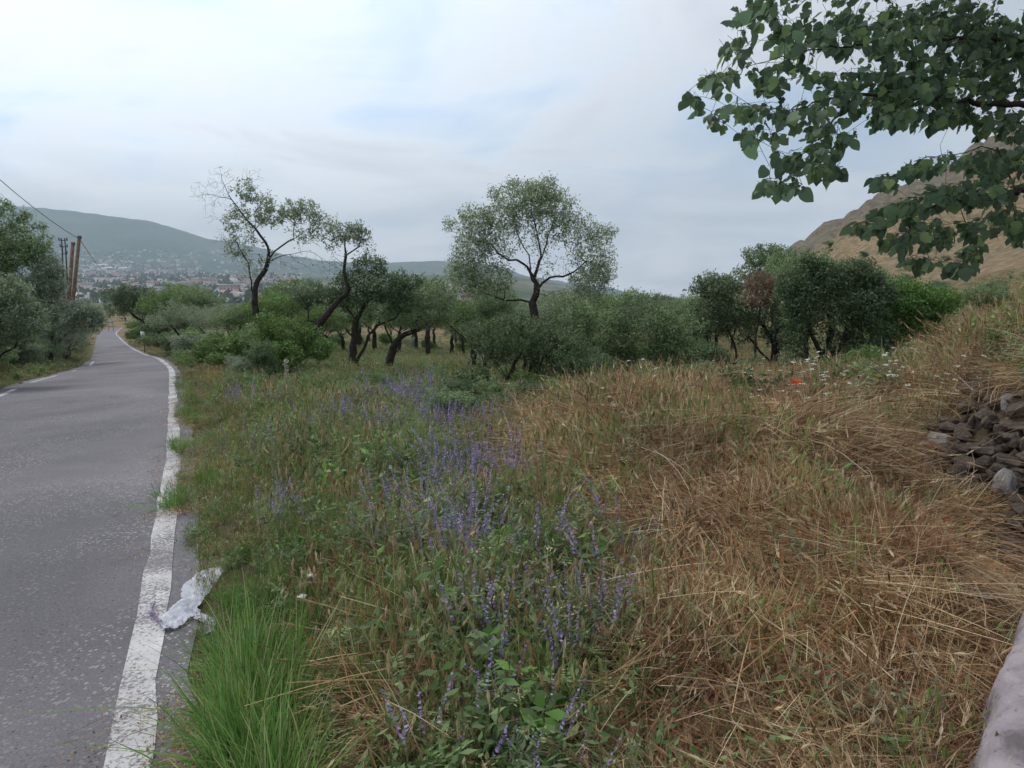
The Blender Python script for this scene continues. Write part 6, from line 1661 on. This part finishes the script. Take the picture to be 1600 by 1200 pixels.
for a_ in ((485, 899, 3.5, .026, 'white flower head above the bright green grass, upper one of two'), (471, 932, 3.3, .02, 'white flower head above the bright green grass, lower one of two'), (605, 902, 3.5, .03, 'white flower head alone in the middle of the near weeds'), (1035, 828, 4.0, .018, 'small white flower at the border of the rust brown grass')): white_flower(*a_)
# pale mullein-like stalk and slim sapling
q = on_ground(450, 622, 8); top = P(446, 560, proj(*q)[2])
st_ = thing('dry_flower_stalk', 'tall pale dry flower stalk standing right of the leaning tree foot', 'plant', tuple(q))
h_ = top[2] - q[2]; wob = [(.02 * math.sin(5 * k / 10), 0, h_ * k / 10) for k in range(11)]
M_PALE = flat_mat('pale_stalk', (.42, .42, .34))
obj('stem', tube_mesh('stem', wob, np.linspace(.022, .008, 11), M_PALE, 6), st_)
rng = np.random.default_rng(3); a = Acc(); n = 160; zf = rng.uniform(.25, 1, n) ** .8
leaf_quads(a, np.stack([rng.normal(0, .018, n), rng.normal(0, .018, n), zf * h_], 1), rng, .045, .02, [(.42, .42, .33), (.5, .5, .42), (.35, .37, .27)], .2)
n = 24; an = rng.uniform(0, 6.28, n); leaf_quads(a, np.stack([np.cos(an) * .05, np.sin(an) * .05, rng.uniform(0, .3, n) * h_], 1), rng, .16, .05, [(.35, .38, .27), (.28, .33, .2)], .4)
obj('seed_spike', a.mesh('seed_spike', M_LEAF), st_)
hero('slim_sapling', 'slim lone sapling on the right verge just beyond the road bend', 'tree', 27.0, [[(303, 575), (303, 545), (301, 528)]], [(300, 522, 15, 9, 70, 1)], .05, .004, [tuple(1.2 * c for c in x) for x in G_FRESH], leafn=3, Ln=.07, Wd=.035, spread=.11, seed=77, step=.12)
# lush broad weeds on the crest in front of the right-hand trees
for (u, v, t_, lb, h_) in ((1055, 600, 8.8, 'leafy green milk-thistle like weed at the left end of the crest', 55), (1165, 598, 7.6, 'big-leaved weed leaning over the crest below the half dead almond', 45), (1215, 603, 7.4, 'dark broad-leaved weed left of the largest poppy', 40), (1380, 560, 10, 'tall leafy weed patch behind the white flowers', 60)):
    rng = np.random.default_rng(int(u)); top = P(u, v + 4, t_); gz0 = ground_h(top[0], top[1])[0]; h_ = max(.35, top[2] - gz0)
    w_ = thing('broad_leaved_weed', lb, 'plant', (top[0], top[1], gz0)); a = Acc()
    n = 12; b_ = np.stack([rng.normal(0, .12, n), rng.normal(0, .08, n), np.zeros(n)], 1)
    pts = strips(a, b_, dirs(n, rng, .35), h_ * rng.uniform(.7, 1.05, n), np.full(n, .006), rng.normal(0, .05, (n, 3)), pick(VET, n, rng), 4, rng, .6)
    obj('stems', a.mesh('stems', M_GRASS), w_, kind='stuff')
    a = Acc(); leaflets(a, pts, rng, .11, .036, [(.07, .12, .05), (.09, .155, .06), (.05, .09, .035)], 7, .4); obj('leaves', a.mesh('leaves', M_LEAF), w_, kind='stuff')

# ------------------------------------------------------------------ the air
zlo, zhi = float(GZ.min()), float(GZ.max())
Rm = 8700.0
Vb = np.array([(x, y, z) for x in (-Rm, Rm) for y in (-Rm, Rm) for z in (zlo - 1.0, zhi + 15.0)])
hm = bpy.data.materials.new('haze'); hm.use_nodes = True; t = hm.node_tree; t.nodes.clear()
out = N(t, 'ShaderNodeOutputMaterial'); pv = N(t, 'ShaderNodeVolumePrincipled')
pv.inputs['Color'].default_value = (.74, .89, 1.0, 1); pv.inputs['Density'].default_value = 1.45e-4; pv.inputs['Anisotropy'].default_value = 0
L(t, pv.outputs[0], out.inputs['Volume'])
obj('haze', mesh_np('haze', Vb, [(0, 1, 3, 2), (4, 6, 7, 5), (0, 4, 5, 1), (2, 3, 7, 6), (0, 2, 6, 4), (1, 5, 7, 3)], None, hm), kind='stuff')
